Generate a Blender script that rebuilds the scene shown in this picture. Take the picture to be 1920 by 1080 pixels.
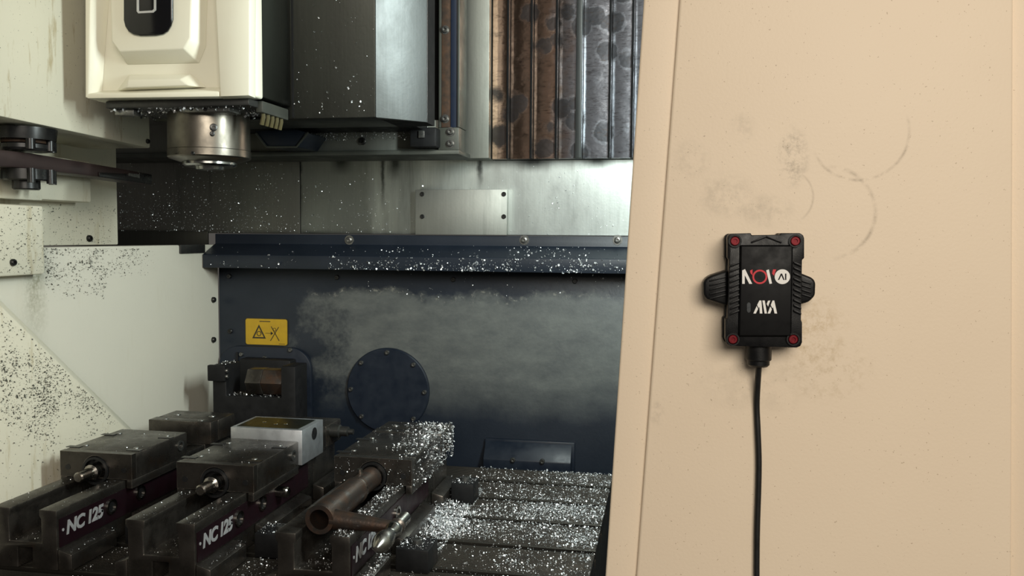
import bpy, bmesh, math, random
import numpy as np
from mathutils import Vector, Matrix, noise

for o in list(bpy.data.objects):
    bpy.data.objects.remove(o, do_unlink=True)
S = bpy.context.scene
C = S.collection
R = math.radians

# ------------------------------------------------------------------ camera
FPX = 1600.0
CAMZ = 1.27
YAW, PITCH, ROLL = R(10.3), R(3.5), 0.007
Fw = Vector((-math.sin(YAW)*math.cos(PITCH), math.cos(YAW)*math.cos(PITCH), -math.sin(PITCH)))
R0 = Vector((math.cos(YAW), math.sin(YAW), 0))
U0 = R0.cross(Fw)
Rt = R0*math.cos(ROLL) + U0*math.sin(ROLL)
Up = U0*math.cos(ROLL) - R0*math.sin(ROLL)
CAM = Vector((0, 0, CAMZ))
cd = bpy.data.cameras.new('camera'); cam = bpy.data.objects.new('camera', cd); C.objects.link(cam)
cd.sensor_width = 36; cd.lens = 36*FPX/1920; cd.clip_start = 0.02
m = Matrix((Rt, Up, -Fw)).transposed().to_4x4(); m.translation = CAM
cam.matrix_world = m
S.camera = cam

# ------------------------------------------------------------------ world, lights, exposure
w = bpy.data.worlds.new('world'); S.world = w; w.use_nodes = True
bg = w.node_tree.nodes['Background']
bg.inputs[0].default_value = (1.0, 0.93, 0.84, 1); bg.inputs[1].default_value = 0.08
def area(name, loc, target, sx, sy, power, col):
    ld = bpy.data.lights.new(name, 'AREA'); ld.shape = 'RECTANGLE'; ld.size = sx; ld.size_y = sy
    ld.energy = power; ld.color = col
    o = bpy.data.objects.new(name, ld); C.objects.link(o); o.location = loc
    o.rotation_euler = (Vector(target)-Vector(loc)).to_track_quat('-Z', 'Y').to_euler()
    return o
area('shop_ceiling_light', (0.95, -2.5, 2.5), (0.1, 0.95, 1.1), 2.4, 1.4, 118, (1.0, 0.92, 0.80))
area('machine_work_light', (0.13, 1.00, 1.58), (-0.25, 1.80, 1.27), 0.07, 0.40, 15, (0.88, 1.0, 0.97))
vs = S.view_settings
vs.view_transform = 'Standard'; vs.look = 'None'; vs.gamma = 1; vs.use_curve_mapping = False
vs.exposure = 0.0

# ------------------------------------------------------------------ helpers
def at(px, py, ax, v):
    """the point where the sight line of a photo pixel meets the plane x|y|z = v"""
    d = Fw + Rt*((px-960)/FPX) + Up*((540-py)/FPX)
    i = 'xyz'.index(ax)
    return CAM + d*((v-CAM[i])/d[i])

class MB:
    def __init__(s): s.bm = bmesh.new()
    def box(s, x0, x1, y0, y1, z0, z1):
        v = [s.bm.verts.new((x, y, z)) for z in (z0, z1) for y in (y0, y1) for x in (x0, x1)]
        for f in ((0,2,3,1),(4,5,7,6),(0,1,5,4),(2,6,7,3),(0,4,6,2),(1,3,7,5)):
            s.bm.faces.new([v[i] for i in f])
        return s
    def prism(s, pts, vec):
        vec = Vector(vec)
        a = [s.bm.verts.new(p) for p in pts]; b = [s.bm.verts.new(Vector(p)+vec) for p in pts]
        n = len(pts)
        s.bm.faces.new(a[::-1]); s.bm.faces.new(b)
        for i in range(n): s.bm.faces.new((a[i], a[(i+1) % n], b[(i+1) % n], b[i]))
        return s
    def loft(s, A, B):
        a = [s.bm.verts.new(p) for p in A]; b = [s.bm.verts.new(p) for p in B]; n = len(A)
        s.bm.faces.new(a[::-1]); s.bm.faces.new(b)
        for i in range(n): s.bm.faces.new((a[i], a[(i+1) % n], b[(i+1) % n], b[i]))
        return s
    def lathe(s, o, ax, prof, n=32):
        """prof: (distance along ax, radius)"""
        o = Vector(o); ax = Vector(ax).normalized()
        u = ax.orthogonal().normalized(); w_ = ax.cross(u)
        rings = []
        for t, r in prof:
            if r < 1e-6: rings.append([s.bm.verts.new(o+ax*t)])
            else: rings.append([s.bm.verts.new(o+ax*t+(u*math.cos(2*math.pi*k/n)+w_*math.sin(2*math.pi*k/n))*r) for k in range(n)])
        for A, B in zip(rings, rings[1:]):
            for k in range(n):
                k2 = (k+1) % n
                if len(A) == 1 and len(B) == 1: continue
                if len(A) == 1: s.bm.faces.new((A[0], B[k2], B[k]))
                elif len(B) == 1: s.bm.faces.new((A[k], A[k2], B[0]))
                else: s.bm.faces.new((A[k], A[k2], B[k2], B[k]))
        if len(rings[0]) > 1: s.bm.faces.new(rings[0])
        if len(rings[-1]) > 1: s.bm.faces.new(rings[-1][::-1])
        return s
    def cyl(s, a, b, r, n=20, r2=None):
        a, b = Vector(a), Vector(b)
        return s.lathe(a, b-a, [(0, r), ((b-a).length, r if r2 is None else r2)], n)
    def tube(s, pts, r, n=10):
        pts = [Vector(p) for p in pts]; rings = []
        u = None
        for i, p in enumerate(pts):
            t = (pts[min(i+1, len(pts)-1)]-pts[max(i-1, 0)]).normalized()
            u = t.orthogonal().normalized() if u is None else (u - t*u.dot(t)).normalized()
            w_ = t.cross(u)
            rings.append([s.bm.verts.new(p+(u*math.cos(2*math.pi*k/n)+w_*math.sin(2*math.pi*k/n))*r) for k in range(n)])
        for A, B in zip(rings, rings[1:]):
            for k in range(n): s.bm.faces.new((A[k], A[(k+1) % n], B[(k+1) % n], B[k]))
        s.bm.faces.new(rings[0]); s.bm.faces.new(rings[-1][::-1])
        return s
    def ring(s, c, ax, ro, ri, h, n=32):
        c = Vector(c); ax = Vector(ax).normalized()
        s.lathe_closed(c, ax, [(0, ri), (0, ro), (h, ro), (h, ri)], n); return s
    def lathe_closed(s, o, ax, prof, n=32):
        o = Vector(o); u = ax.orthogonal().normalized(); w_ = ax.cross(u)
        rr = [[s.bm.verts.new(o+ax*t+(u*math.cos(2*math.pi*k/n)+w_*math.sin(2*math.pi*k/n))*r) for k in range(n)] for t, r in prof]
        for i in range(len(rr)):
            A, B = rr[i], rr[(i+1) % len(rr)]
            for k in range(n): s.bm.faces.new((A[k], A[(k+1) % n], B[(k+1) % n], B[k]))
    def build(s, name, mt, parent=None, bevel=0.0, seg=2, ang=35):
        bm = s.bm
        bmesh.ops.recalc_face_normals(bm, faces=bm.faces)
        if bevel > 0:
            es = [e for e in bm.edges if len(e.link_faces) == 2 and e.calc_face_angle(0) > R(28)]
            bmesh.ops.bevel(bm, geom=es, offset=bevel, segments=seg, affect='EDGES', clamp_overlap=True, profile=0.5)
        me = bpy.data.meshes.new(name); bm.to_mesh(me); bm.free()
        return link(name, me, mt, parent, ang)

def world_loc(o):
    v = o.location.copy()
    while o.parent: o = o.parent; v += o.location
    return v

def link(name, me, mt, parent=None, ang=35, recenter=True):
    me.shade_smooth(); me.set_sharp_from_angle(angle=R(ang))
    n = len(me.vertices); co = np.empty(n*3, np.float32); me.vertices.foreach_get('co', co); co = co.reshape(-1, 3)
    c = (co.min(0)+co.max(0))/2; c[2] = co[:, 2].min()
    if not recenter: c *= 0
    co = co - c; me.vertices.foreach_set('co', co.ravel().astype(np.float32)); me.update()
    if mt: me.materials.append(mt)
    o = bpy.data.objects.new(name, me); C.objects.link(o)
    o.location = Vector([float(x) for x in c])
    if parent: o.location -= world_loc(parent); o.parent = parent
    return o

def tag(o, label=None, cat=None, group=None, kind=None):
    if label: o['label'] = label
    if cat: o['category'] = cat
    if group: o['group'] = group
    if kind: o['kind'] = kind
    return o
def thing(name, loc, label=None, cat=None, group=None, kind=None):
    o = bpy.data.objects.new(name, None); C.objects.link(o); o.location = loc; o.empty_display_size = 0.05
    return tag(o, label, cat, group, kind)
def rrect(x0, x1, z0, z1, r, n=5):
    pts = []
    for cx, cz, a0 in ((x1-r, z0+r, -90), (x1-r, z1-r, 0), (x0+r, z1-r, 90), (x0+r, z0+r, 180)):
        for k in range(n+1):
            a = R(a0+90*k/n); pts.append((cx+r*math.cos(a), cz+r*math.sin(a)))
    return pts
def cap_screw(parent, p, ax, r, h, mt, name='screw', socket=None):
    """round-headed machine screw with a sunk hexagon socket"""
    b = MB(); b.lathe(p, ax, [(0, r), (h*0.65, r), (h, r*0.78), (h, r*0.45), (h*0.45, r*0.42), (h*0.45, 0)], 14)
    return b.build(name, mt, parent)
def text(body, size, mt, name, parent, origin, ex, ey, depth=0.0006, shear=0.0, bold=0.0, spacing=1.0):
    cu = bpy.data.curves.new('t', 'FONT'); cu.body = body; cu.size = size; cu.extrude = depth; cu.shear = shear
    cu.offset = bold; cu.space_character = spacing; cu.resolution_u = 3
    to = bpy.data.objects.new('t', cu); C.objects.link(to)
    dg = bpy.context.evaluated_depsgraph_get(); dg.update()
    me = bpy.data.meshes.new_from_object(to.evaluated_get(dg))
    bpy.data.objects.remove(to); bpy.data.curves.remove(cu)
    ex, ey = Vector(ex), Vector(ey); ez = ex.cross(ey)
    M = Matrix((ex, ey, ez)).transposed().to_4x4(); M.translation = Vector(origin)
    me.transform(M); me.materials.clear()
    return link(name, me, mt, parent)

# ------------------------------------------------------------------ materials
class NT:
    def __init__(s, name):
        s.m = bpy.data.materials.new(name); s.m.use_nodes = True; s.t = s.m.node_tree; s.N = s.t.nodes
        s.b = s.N['Principled BSDF']
    def new(s, typ, **kw):
        n = s.N.new(typ)
        for k, v in kw.items(): setattr(n, k, v)
        return n
    def link(s, a, b): s.t.links.new(a, b)
    def coord(s, scale=(1, 1, 1), loc=(0, 0, 0), world=False):
        if world: src = s.new('ShaderNodeNewGeometry').outputs['Position']
        else: src = s.new('ShaderNodeTexCoord').outputs['Object']
        mp = s.new('ShaderNodeMapping'); mp.inputs['Scale'].default_value = scale; mp.inputs['Location'].default_value = loc
        s.link(src, mp.inputs['Vector']); return mp.outputs[0]
    def noise(s, scale, detail=4, rough=0.55, co=None, dist=0.0):
        n = s.new('ShaderNodeTexNoise'); n.inputs['Scale'].default_value = scale; n.inputs['Detail'].default_value = detail
        n.inputs['Roughness'].default_value = rough; n.inputs['Distortion'].default_value = dist
        if co is None: co = s.coord()
        s.link(co, n.inputs['Vector']); return n.outputs['Fac']
    def ramp(s, fac, a, b, lo=0.0, hi=1.0):
        r = s.new('ShaderNodeMapRange'); r.inputs[1].default_value = a; r.inputs[2].default_value = b
        r.inputs[3].default_value = lo; r.inputs[4].default_value = hi
        s.link(fac, r.inputs[0]); return r.outputs[0]
    def math(s, op, a, b=None):
        n = s.new('ShaderNodeMath', operation=op)
        for i, v in enumerate((a, b)):
            if v is None: continue
            if isinstance(v, (int, float)): n.inputs[i].default_value = v
            else: s.link(v, n.inputs[i])
        return n.outputs[0]
    def mix(s, fac, a, b):
        n = s.new('ShaderNodeMix', data_type='RGBA')
        if isinstance(fac, (int, float)): n.inputs[0].default_value = fac
        else: s.link(fac, n.inputs[0])
        for i, v in ((6, a), (7, b)):
            if isinstance(v, tuple): n.inputs[i].default_value = (*v, 1)
            else: s.link(v, n.inputs[i])
        return n.outputs[2]
    def xyz(s, world=True):
        n = s.new('ShaderNodeSeparateXYZ')
        s.link(s.new('ShaderNodeNewGeometry').outputs['Position'] if world else s.new('ShaderNodeTexCoord').outputs['Object'], n.inputs[0])
        return n.outputs
    def bump(s, h, strength=0.2, dist=0.001):
        n = s.new('ShaderNodeBump'); n.inputs['Strength'].default_value = strength; n.inputs['Distance'].default_value = dist
        s.link(h, n.inputs['Height']); s.link(n.outputs[0], s.b.inputs['Normal'])
    def fin(s, col, rough, metal=0.0, spec=None):
        if isinstance(col, tuple): s.b.inputs['Base Color'].default_value = (*col, 1)
        else: s.link(col, s.b.inputs['Base Color'])
        if isinstance(rough, (int, float)): s.b.inputs['Roughness'].default_value = rough
        else: s.link(rough, s.b.inputs['Roughness'])
        if isinstance(metal, (int, float)): s.b.inputs['Metallic'].default_value = metal
        else: s.link(metal, s.b.inputs['Metallic'])
        if spec is not None: s.b.inputs['Specular IOR Level'].default_value = spec
        return s.m

def plain(name, a, b=None, rough=0.4, metal=0.0, scale=40, bump=0.0, bscale=300, rvar=0.1, spec=None):
    n = NT(name)
    f = n.noise(scale, 5)
    col = n.mix(n.ramp(f, 0.3, 0.7), a, b or tuple(x*0.8 for x in a))
    if bump: n.bump(n.noise(bscale, 3), bump)
    return n.fin(col, n.ramp(f, 0.3, 0.7, max(rough-rvar, 0.03), rough+rvar), metal, spec)

M = {}
# cream paint with yellow brown coolant runs and speckled dirt
def cream(name, base, dirt, amount=1.0, run=False):
    n = NT(name)
    c1 = n.noise(9, 5, 0.6)
    runs = n.ramp(n.noise(1, 6, 0.7, n.coord((30, 30, 5))), 0.57, 0.72, 0, 0.65*amount)
    col = n.mix(n.ramp(c1, 0.35, 0.75, 0, 0.25), base, tuple(x*0.88 for x in base))
    col = n.mix(runs, col, dirt)
    speck = n.ramp(n.noise(330, 2, 0.5), 0.70, 0.74, 0, 0.5*amount)
    col = n.mix(speck, col, (0.10, 0.095, 0.07))
    if run:
        P = n.xyz()
        q0, q1 = at(62, 520, 'x', -1.01), at(72, 640, 'x', -1.01)
        wy = n.math('MULTIPLY', n.math('SUBTRACT', n.noise(30, 4), 0.5), 0.03)
        fy = n.ramp(n.math('ABSOLUTE', n.math('SUBTRACT', n.math('ADD', P['Y'], wy), (q0.y+q1.y)/2)), 0.032, 0.004)
        fz = n.math('MULTIPLY', n.ramp(P['Z'], q1.z, q0.z, 0.1, 1.0), n.ramp(P['Z'], q1.z-0.02, q1.z))
        col = n.mix(n.math('MULTIPLY', n.math('MULTIPLY', fy, fz), n.ramp(n.noise(130, 5, 0.75), 0.35, 0.6, 0.1, 0.75)), col, (0.14, 0.13, 0.055))
    n.bump(n.noise(260, 3), 0.12)
    return n.fin(col, n.ramp(c1, 0.3, 0.7, 0.34, 0.5))
M['cream'] = cream('cream_paint', (0.70, 0.66, 0.53), (0.36, 0.27, 0.10))
M['cream_stained'] = cream('cream_paint_stained', (0.70, 0.665, 0.535), (0.33, 0.235, 0.075), 1.5)
M['cream_clean'] = cream('cream_paint_clean', (0.60, 0.575, 0.49), (0.46, 0.41, 0.30), 0.3, True)
M['cream_head'] = plain('cream_gloss', (0.74, 0.72, 0.60), (0.70, 0.67, 0.54), 0.34, 0, 7, 0.05, 300, 0.06)

# dark blue sheet paint with a dried grey coolant film and reflected light painted in
def blue(name, film_gleam):
    n = NT(name)
    base = n.mix(n.ramp(n.noise(14, 4), 0.3, 0.7), (0.006, 0.0095, 0.016), (0.010, 0.014, 0.022))
    if film_gleam:
        P = n.xyz()
        zz = P['Z']
        wob = n.math('MULTIPLY', n.math('SUBTRACT', n.noise(5.5, 6, 0.65), 0.5), 0.13)
        wx = n.math('MULTIPLY', n.math('SUBTRACT', n.noise(7.5, 6, 0.7), 0.5), 0.55)
        h = n.math('ADD', zz, wob)
        band = n.math('MULTIPLY', n.ramp(h, 0.87, 0.96), n.ramp(h, 1.152, 1.130))
        xm = n.ramp(n.math('ADD', P['X'], wx), -0.80, -0.70)
        f = n.math('MULTIPLY', n.math('MULTIPLY', band, xm), n.ramp(n.noise(1, 7, 0.72, n.coord((18, 18, 34))), 0.30, 0.66, 0.5, 1.0))
        base = n.mix(n.math('MULTIPLY', f, 0.8), base, (0.105, 0.110, 0.102))
        edge = n.math('MULTIPLY', n.ramp(n.math('ABSOLUTE', n.math('SUBTRACT', band, 0.5)), 0.42, 0.1), xm)
        sc = n.math('MULTIPLY', n.math('MULTIPLY', edge, n.ramp(h, 1.02, 1.06)), n.ramp(n.noise(75, 6, 0.8), 0.53, 0.66))
        base = n.mix(n.math('MULTIPLY', sc, 0.5), base, (0.26, 0.25, 0.21))
        n.bump(n.noise(120, 5, 0.7), 0.25)
        return n.fin(base, n.ramp(f, 0, 1, 0.40, 0.5), spec=0.4)
    n.bump(n.noise(240, 3), 0.1)
    return n.fin(base, 0.42, spec=0.4)
M['blue_film_gleam'] = blue('dark_blue_paint_film_and_gleam', True)
M['blue'] = blue('dark_blue_paint', False)
M['navy'] = plain('navy_paint', (0.007, 0.010, 0.017), (0.009, 0.013, 0.021), 0.42, spec=0.3)
M['navy_bright'] = plain('navy_strip_paint', (0.007, 0.012, 0.026), None, 0.5, spec=0.3)

# stainless sheet, faintly brushed and stained
def steel(name, col, rough, vert=True, stain=0.5, drips=()):
    n = NT(name)
    br = n.noise(1, 4, 0.6, n.coord((900, 900, 12) if vert else (12, 900, 900)))
    st = n.noise(5, 6, 0.65, n.coord((1.6, 1.6, 0.7)))
    c = n.mix(n.ramp(br, 0.3, 0.7), col, tuple(x*0.86 for x in col))
    c = n.mix(n.ramp(st, 0.42, 0.72, 0, stain), c, tuple(x*y for x, y in zip(col, (0.45, 0.45, 0.40))))
    drip = n.ramp(n.noise(1, 5, 0.7, n.coord((26, 26, 2.2))), 0.60, 0.74, 0, stain)
    c = n.mix(drip, c, (0.05, 0.055, 0.05))
    if drips:
        P = n.xyz()
        # light falloff left of the access plate, painted dark with oily streaks
        sx = n.math('ADD', P['X'], n.math('MULTIPLY', n.math('SUBTRACT', n.noise(1, 5, 0.65, n.coord((9, 9, 1.6))), 0.5), 0.5))
        dimf = n.ramp(sx, -0.38, -0.66, 0, 0.80)
        c = n.mix(dimf, c, (0.085, 0.088, 0.078))
        for px, y0, y1, wd in drips:
            q = at(px, y1, 'y', 1.80); q0 = at(px, y0, 'y', 1.80)
            wob = n.math('MULTIPLY', n.math('SUBTRACT', n.noise(40, 4, 0.6), 0.5), 0.012)
            dx = n.math('ABSOLUTE', n.math('ADD', n.math('SUBTRACT', P['X'], q.x), wob))
            f_ = n.math('MULTIPLY', n.ramp(dx, wd, wd*0.2), n.ramp(P['Z'], q.z, q.z+(q0.z-q.z)*0.6, 0, 0.85))
            c = n.mix(f_, c, (0.03, 0.032, 0.03))
    n.bump(n.noise(190, 3, 0.5), 0.10)
    return n.fin(c, n.ramp(st, 0.35, 0.7, rough-0.06, rough+0.12), 1.0)
M['steel'] = steel('stainless_sheet', (0.80, 0.84, 0.81), 0.46, stain=0.3, drips=((562, 290, 420, 0.008), (718, 290, 400, 0.006), (740, 290, 340, 0.02), (899, 290, 360, 0.008), (640, 290, 330, 0.03), (1000, 292, 325, 0.05), (1120, 292, 318, 0.04)))
M['steel_plate'] = steel('stainless_plate', (0.33, 0.335, 0.31), 0.56, stain=0.25)
M['steel_dark'] = steel('dull_steel_sheet', (0.060, 0.062, 0.055), 0.38, stain=0.3)
M['steel_frame'] = steel('dull_frame_sheet', (0.20, 0.205, 0.185), 0.56, stain=0.25)
M['steel_shaded'] = steel('shaded_stainless', (0.17, 0.172, 0.155), 0.42, stain=0.4)  # darker copy of the stainless, shade put into the colour
M['galv'] = steel('galvanised_sheet', (0.098, 0.103, 0.103), 0.5, stain=0.4)
M['grey_frame'] = plain('grey_painted_frame', (0.055, 0.058, 0.048), (0.035, 0.037, 0.031), 0.5, 0.3, 20, 0.1)
M['dark_metal'] = plain('dark_cast_metal', (0.055, 0.055, 0.052), (0.035, 0.035, 0.034), 0.42, 0.7, 60, 0.15, 400)
M['black'] = plain('black_oily_metal', (0.012, 0.012, 0.013), (0.02, 0.02, 0.02), 0.3, 0.4, 40)
M['black_paint'] = plain('black_satin_paint', (0.007, 0.007, 0.0075), (0.010, 0.010, 0.0105), 0.5, 0.0, 60, 0.1, spec=0.15)
M['screw'] = plain('blackened_screw', (0.05, 0.05, 0.048), (0.03, 0.03, 0.03), 0.35, 0.8, 200)
M['bolt'] = plain('zinc_bolt', (0.22, 0.22, 0.21), (0.14, 0.14, 0.135), 0.32, 0.9, 200)
M['rail'] = plain('rusty_rail', (0.058, 0.030, 0.017), (0.022, 0.017, 0.014), 0.75, 0.0, 70, 0.3, 200, spec=0.2)
M['matte_black'] = plain('matte_black_recess', (0.010, 0.010, 0.010), None, 0.85, 0, 40, spec=0.1)
M['arm_brown'] = plain('brown_black_arm', (0.030, 0.020, 0.020), (0.045, 0.028, 0.026), 0.42, 0.3, 20)
M['spindle'] = plain('ground_spindle_steel', (0.17, 0.155, 0.13), (0.11, 0.10, 0.085), 0.36, 1.0, 30, 0.05)
M['spindle_ring'] = plain('polished_spindle_ring', (0.34, 0.34, 0.33), (0.26, 0.26, 0.25), 0.2, 1.0, 30)
# vise: ground dark iron, oily, with brownish staining
n = NT('oily_vise_iron')
f = n.noise(24, 5, 0.6); g = n.noise(70, 4, 0.6)
c = n.mix(n.ramp(f, 0.35, 0.7), (0.066, 0.059, 0.052), (0.034, 0.031, 0.028))
c = n.mix(n.ramp(f, 0.58, 0.78, 0, 0.6), c, (0.080, 0.050, 0.032))
c = n.mix(n.ramp(g, 0.62, 0.72, 0, 0.4), c, (0.02, 0.02, 0.02))
bv = n.new('ShaderNodeBevel'); bv.samples = 4; bv.inputs['Radius'].default_value = 0.0016
dt = n.new('ShaderNodeVectorMath', operation='DOT_PRODUCT')
n.link(bv.outputs[0], dt.inputs[0]); n.link(n.new('ShaderNodeNewGeometry').outputs['True Normal'], dt.inputs[1])
c = n.mix(n.ramp(n.math('MULTIPLY', n.ramp(dt.outputs['Value'], 0.995, 0.90), n.ramp(n.noise(55, 3), 0.35, 0.6)), 0, 1, 0, 0.7), c, (0.30, 0.27, 0.235))  # edge highlights painted as a brighter colour along the edges
M['vise'] = n.fin(c, n.ramp(g, 0.3, 0.7, 0.22, 0.38), 0.8)
M['vise_plate'] = plain('maroon_label_band', (0.010, 0.003, 0.005), (0.007, 0.0025, 0.004), 0.4, spec=0.3)
M['label_white'] = plain('faded_white_print', (0.30, 0.30, 0.30), (0.20, 0.20, 0.21), 0.5, 0, 120)
M['shaft'] = plain('worn_bright_shaft', (0.36, 0.35, 0.33), (0.20, 0.17, 0.14), 0.25, 1.0, 90)
M['alu'] = plain('milled_aluminium', (0.56, 0.58, 0.60), (0.44, 0.46, 0.48), 0.42, 0.88, 60, 0.08, 500)
M['alu_wet'] = plain('wet_aluminium_top', (0.17, 0.18, 0.13), (0.11, 0.12, 0.08), 0.30, 1.0, 30, 0.1, 90, 0.05)
M['crank'] = plain('rusty_crank', (0.060, 0.056, 0.052), (0.085, 0.048, 0.032), 0.42, 0.8, 55, 0.3, 250)
M['crank_grip'] = plain('bright_crank_grip', (0.42, 0.41, 0.39), (0.24, 0.22, 0.20), 0.24, 1.0, 60)
M['table'] = plain('ribbed_table_iron', (0.060, 0.055, 0.046), (0.032, 0.029, 0.025), 0.40, 0.8, 26, 0.1, 300)
M['table_slot'] = plain('slot_iron', (0.05, 0.042, 0.035), (0.10, 0.055, 0.03), 0.45, 0.6, 14)
M['chips'] = plain('aluminium_chips', (0.86, 0.88, 0.90), (0.78, 0.80, 0.82), 0.30, 0.75, 900)
M['chips_dark'] = plain('shaded_chips', (0.055, 0.055, 0.042), (0.10, 0.10, 0.085), 0.5, 0.3, 900)  # same aluminium chips, darkened to carry their shade
M['plastic'] = plain('black_moulded_plastic', (0.004, 0.004, 0.0045), (0.005, 0.005, 0.0055), 0.42, 0, 100, 0.12, 900, spec=0.3)
M['plastic_flat'] = plain('black_flat_label', (0.003, 0.003, 0.0034), None, 0.5, 0, 100, spec=0.2)
M['red_screw'] = plain('red_anodised_screw', (0.20, 0.008, 0.015), (0.14, 0.006, 0.01), 0.35, 0.5, 300)
M['white_print'] = plain('white_print', (0.86, 0.84, 0.80), (0.82, 0.80, 0.76), 0.5, 0, 300)
M['red_print'] = plain('red_print', (0.62, 0.02, 0.035), (0.55, 0.02, 0.03), 0.5, 0, 300)
M['grey_print'] = plain('grey_light_window', (0.05, 0.055, 0.06), None, 0.3, 0, 300)
M['cable'] = plain('black_cable_rubber', (0.006, 0.006, 0.006), None, 0.5, 0, 100)
M['yellow'] = plain('yellow_sign_plastic', (0.38, 0.235, 0.008), (0.33, 0.20, 0.007), 0.42, 0, 60)
M['sign_black'] = plain('black_sign_print', (0.02, 0.016, 0.006), None, 0.5)
M['hose'] = plain('yellowed_hose', (0.085, 0.072, 0.028), (0.04, 0.034, 0.016), 0.4, 0, 60)
M['gloss_black'] = plain('gloss_black_badge', (0.004, 0.004, 0.005), None, 0.12, 0, 30, rvar=0.03)
M['badge_line'] = plain('badge_silver_line', (0.50, 0.50, 0.49), None, 0.35, 0.3)
# slats: bright rolled steel, reflections painted into its colour, round dark stains
n = NT('bright_slat_painted_reflection')
co = n.coord((1, 1, 1), world=True)
P = n.xyz()
oil = n.ramp(n.math('ADD', P['X'], n.math('MULTIPLY', n.noise(30, 4, 0.6), 0.10)), -0.19, -0.13)  # brown to blue white: mirrored surroundings put into the base colour
c = n.mix(oil, (0.60, 0.40, 0.30), (0.74, 0.78, 0.88))  # oil holds the painted reflection, not an oil film
vo = n.new('ShaderNodeTexVoronoi'); vo.inputs['Scale'].default_value = 17; n.link(n.coord((1, 0.2, 1.0), world=True), vo.inputs['Vector'])
blot = n.ramp(n.math('ADD', vo.outputs['Distance'], n.math('MULTIPLY', n.noise(60, 4), 0.30)), 0.60, 0.48, 0, 0.92)
blot = n.math('MULTIPLY', blot, n.ramp(n.noise(9, 2, 0.5, n.coord((1, 1, 1), (3, 1, 2), True)), 0.30, 0.42))
c = n.mix(blot, c, (0.055, 0.055, 0.06))
scr = n.ramp(n.noise(1, 5, 0.7, n.coord((60, 60, 260), world=True)), 0.52, 0.68, 0, 0.6)
c = n.mix(scr, c, (0.10, 0.075, 0.06))
n.bump(n.noise(1, 3, 0.5, n.coord((22, 22, 40), world=True)), 0.35, 0.004)
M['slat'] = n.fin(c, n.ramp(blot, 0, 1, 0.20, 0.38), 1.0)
# door: warm cream coat with grey finger smudges and rubbed ring marks
n = NT('door_cream_paint')
P = n.xyz()
col = n.mix(n.ramp(n.noise(5, 4), 0.3, 0.7), (0.82, 0.685, 0.525), (0.79, 0.655, 0.50))
def blob(px, py, rx, rz, amt, sc=70, lo=0.42, hi=0.65, tint=(0.30, 0.26, 0.20)):
    global col
    c_ = at(px, py, 'y', 0.897)
    dx = n.math('DIVIDE', n.math('SUBTRACT', P['X'], c_.x), rx*0.00056); dz = n.math('DIVIDE', n.math('SUBTRACT', P['Z'], c_.z), rz*0.00056)
    d = n.math('ADD', n.math('MULTIPLY', dx, dx), n.math('MULTIPLY', dz, dz))
    f_ = n.math('MULTIPLY', n.ramp(d, 1.0, 0.1), n.ramp(n.noise(sc, 6, 0.75), lo, hi, 0, amt))
    col = n.mix(f_, col, tint)
def arc(px, py, r, wd, amt, side):
    global col
    c_ = at(px, py, 'y', 0.897)
    dx = n.math('SUBTRACT', P['X'], c_.x); dz = n.math('SUBTRACT', P['Z'], c_.z)
    d = n.math('SQRT', n.math('ADD', n.math('MULTIPLY', dx, dx), n.math('MULTIPLY', dz, dz)))
    f_ = n.ramp(n.math('ABSOLUTE', n.math('SUBTRACT', d, r*0.00056)), wd*0.00056, 0)
    f_ = n.math('MULTIPLY', f_, n.ramp(n.noise(60, 5, 0.7), 0.40, 0.62, 0, amt))
    f_ = n.math('MULTIPLY', f_, n.ramp(n.math('ADD', n.math('MULTIPLY', dx, side[0]), n.math('MULTIPLY', dz, side[1])), -0.002, 0.02))
    col = n.mix(f_, col, (0.26, 0.21, 0.15))
blob(1488, 295, 30, 62, 0.55, 90, 0.45, 0.62)
blob(1360, 365, 58, 48, 0.32); blob(1435, 395, 55, 34, 0.30); blob(1295, 300, 40, 42, 0.26); blob(1392, 240, 28, 30, 0.26)
blob(1525, 620, 70, 75, 0.40, 110, 0.48, 0.66, (0.42, 0.28, 0.10)); blob(1550, 690, 90, 70, 0.30, 120, 0.5, 0.66, (0.36, 0.26, 0.12))
blob(1232, 775, 16, 26, 0.35, 80); blob(1410, 720, 120, 60, 0.2, 40)
arc(1612, 250, 82, 4, 0.55, (0.4, -1)); arc(1550, 400, 82, 5, 0.5, (1, 0.1)); arc(1470, 370, 50, 3, 0.3, (1, 0.4))
speck = n.ramp(n.noise(420, 2, 0.4), 0.735, 0.76, 0, 0.5)
col = n.mix(speck, col, (0.30, 0.22, 0.14))
n.bump(n.noise(320, 3, 0.5), 0.16)
M['door'] = n.fin(col, 0.5, spec=0.3)

# ------------------------------------------------------------------ main measures
TZ = 0.80           # top of the worktable
YB = 1.80           # back sheet
WL = -1.01          # lower left side sheet
WU = -1.09          # upper left side sheet
TOP = 2.45
rng = random.Random(7)

def boxobj(name, mt, x0, x1, y0, y1, z0, z1, parent=None, bevel=0.002):
    return MB().box(x0, x1, y0, y1, z0, z1).build(name, mt, parent, bevel)

# ------------------------------------------------------------------ setting
z440 = at(800, 440, 'y', YB).z
z462 = at(150, 462, 'x', WL).z
xl = WL
fl = tag(boxobj('floor', M['black_paint'], -1.3, 0.62, 0.93, 1.95, 0.0, 0.02, None, 0), kind='structure')
# blue sheet at the back
wb = tag(boxobj('wall_back', M['blue_film_gleam'], xl, 0.6, YB, YB+0.03, 0.021, z440-0.004), kind='structure')
for px, py in ((430, 518), (632, 520), (850, 524), (1078, 527), (432, 621)):
    cap_screw(wb, at(px, py, 'y', YB), (0, -1, 0), 0.0055, 0.004, M['screw'])
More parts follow.
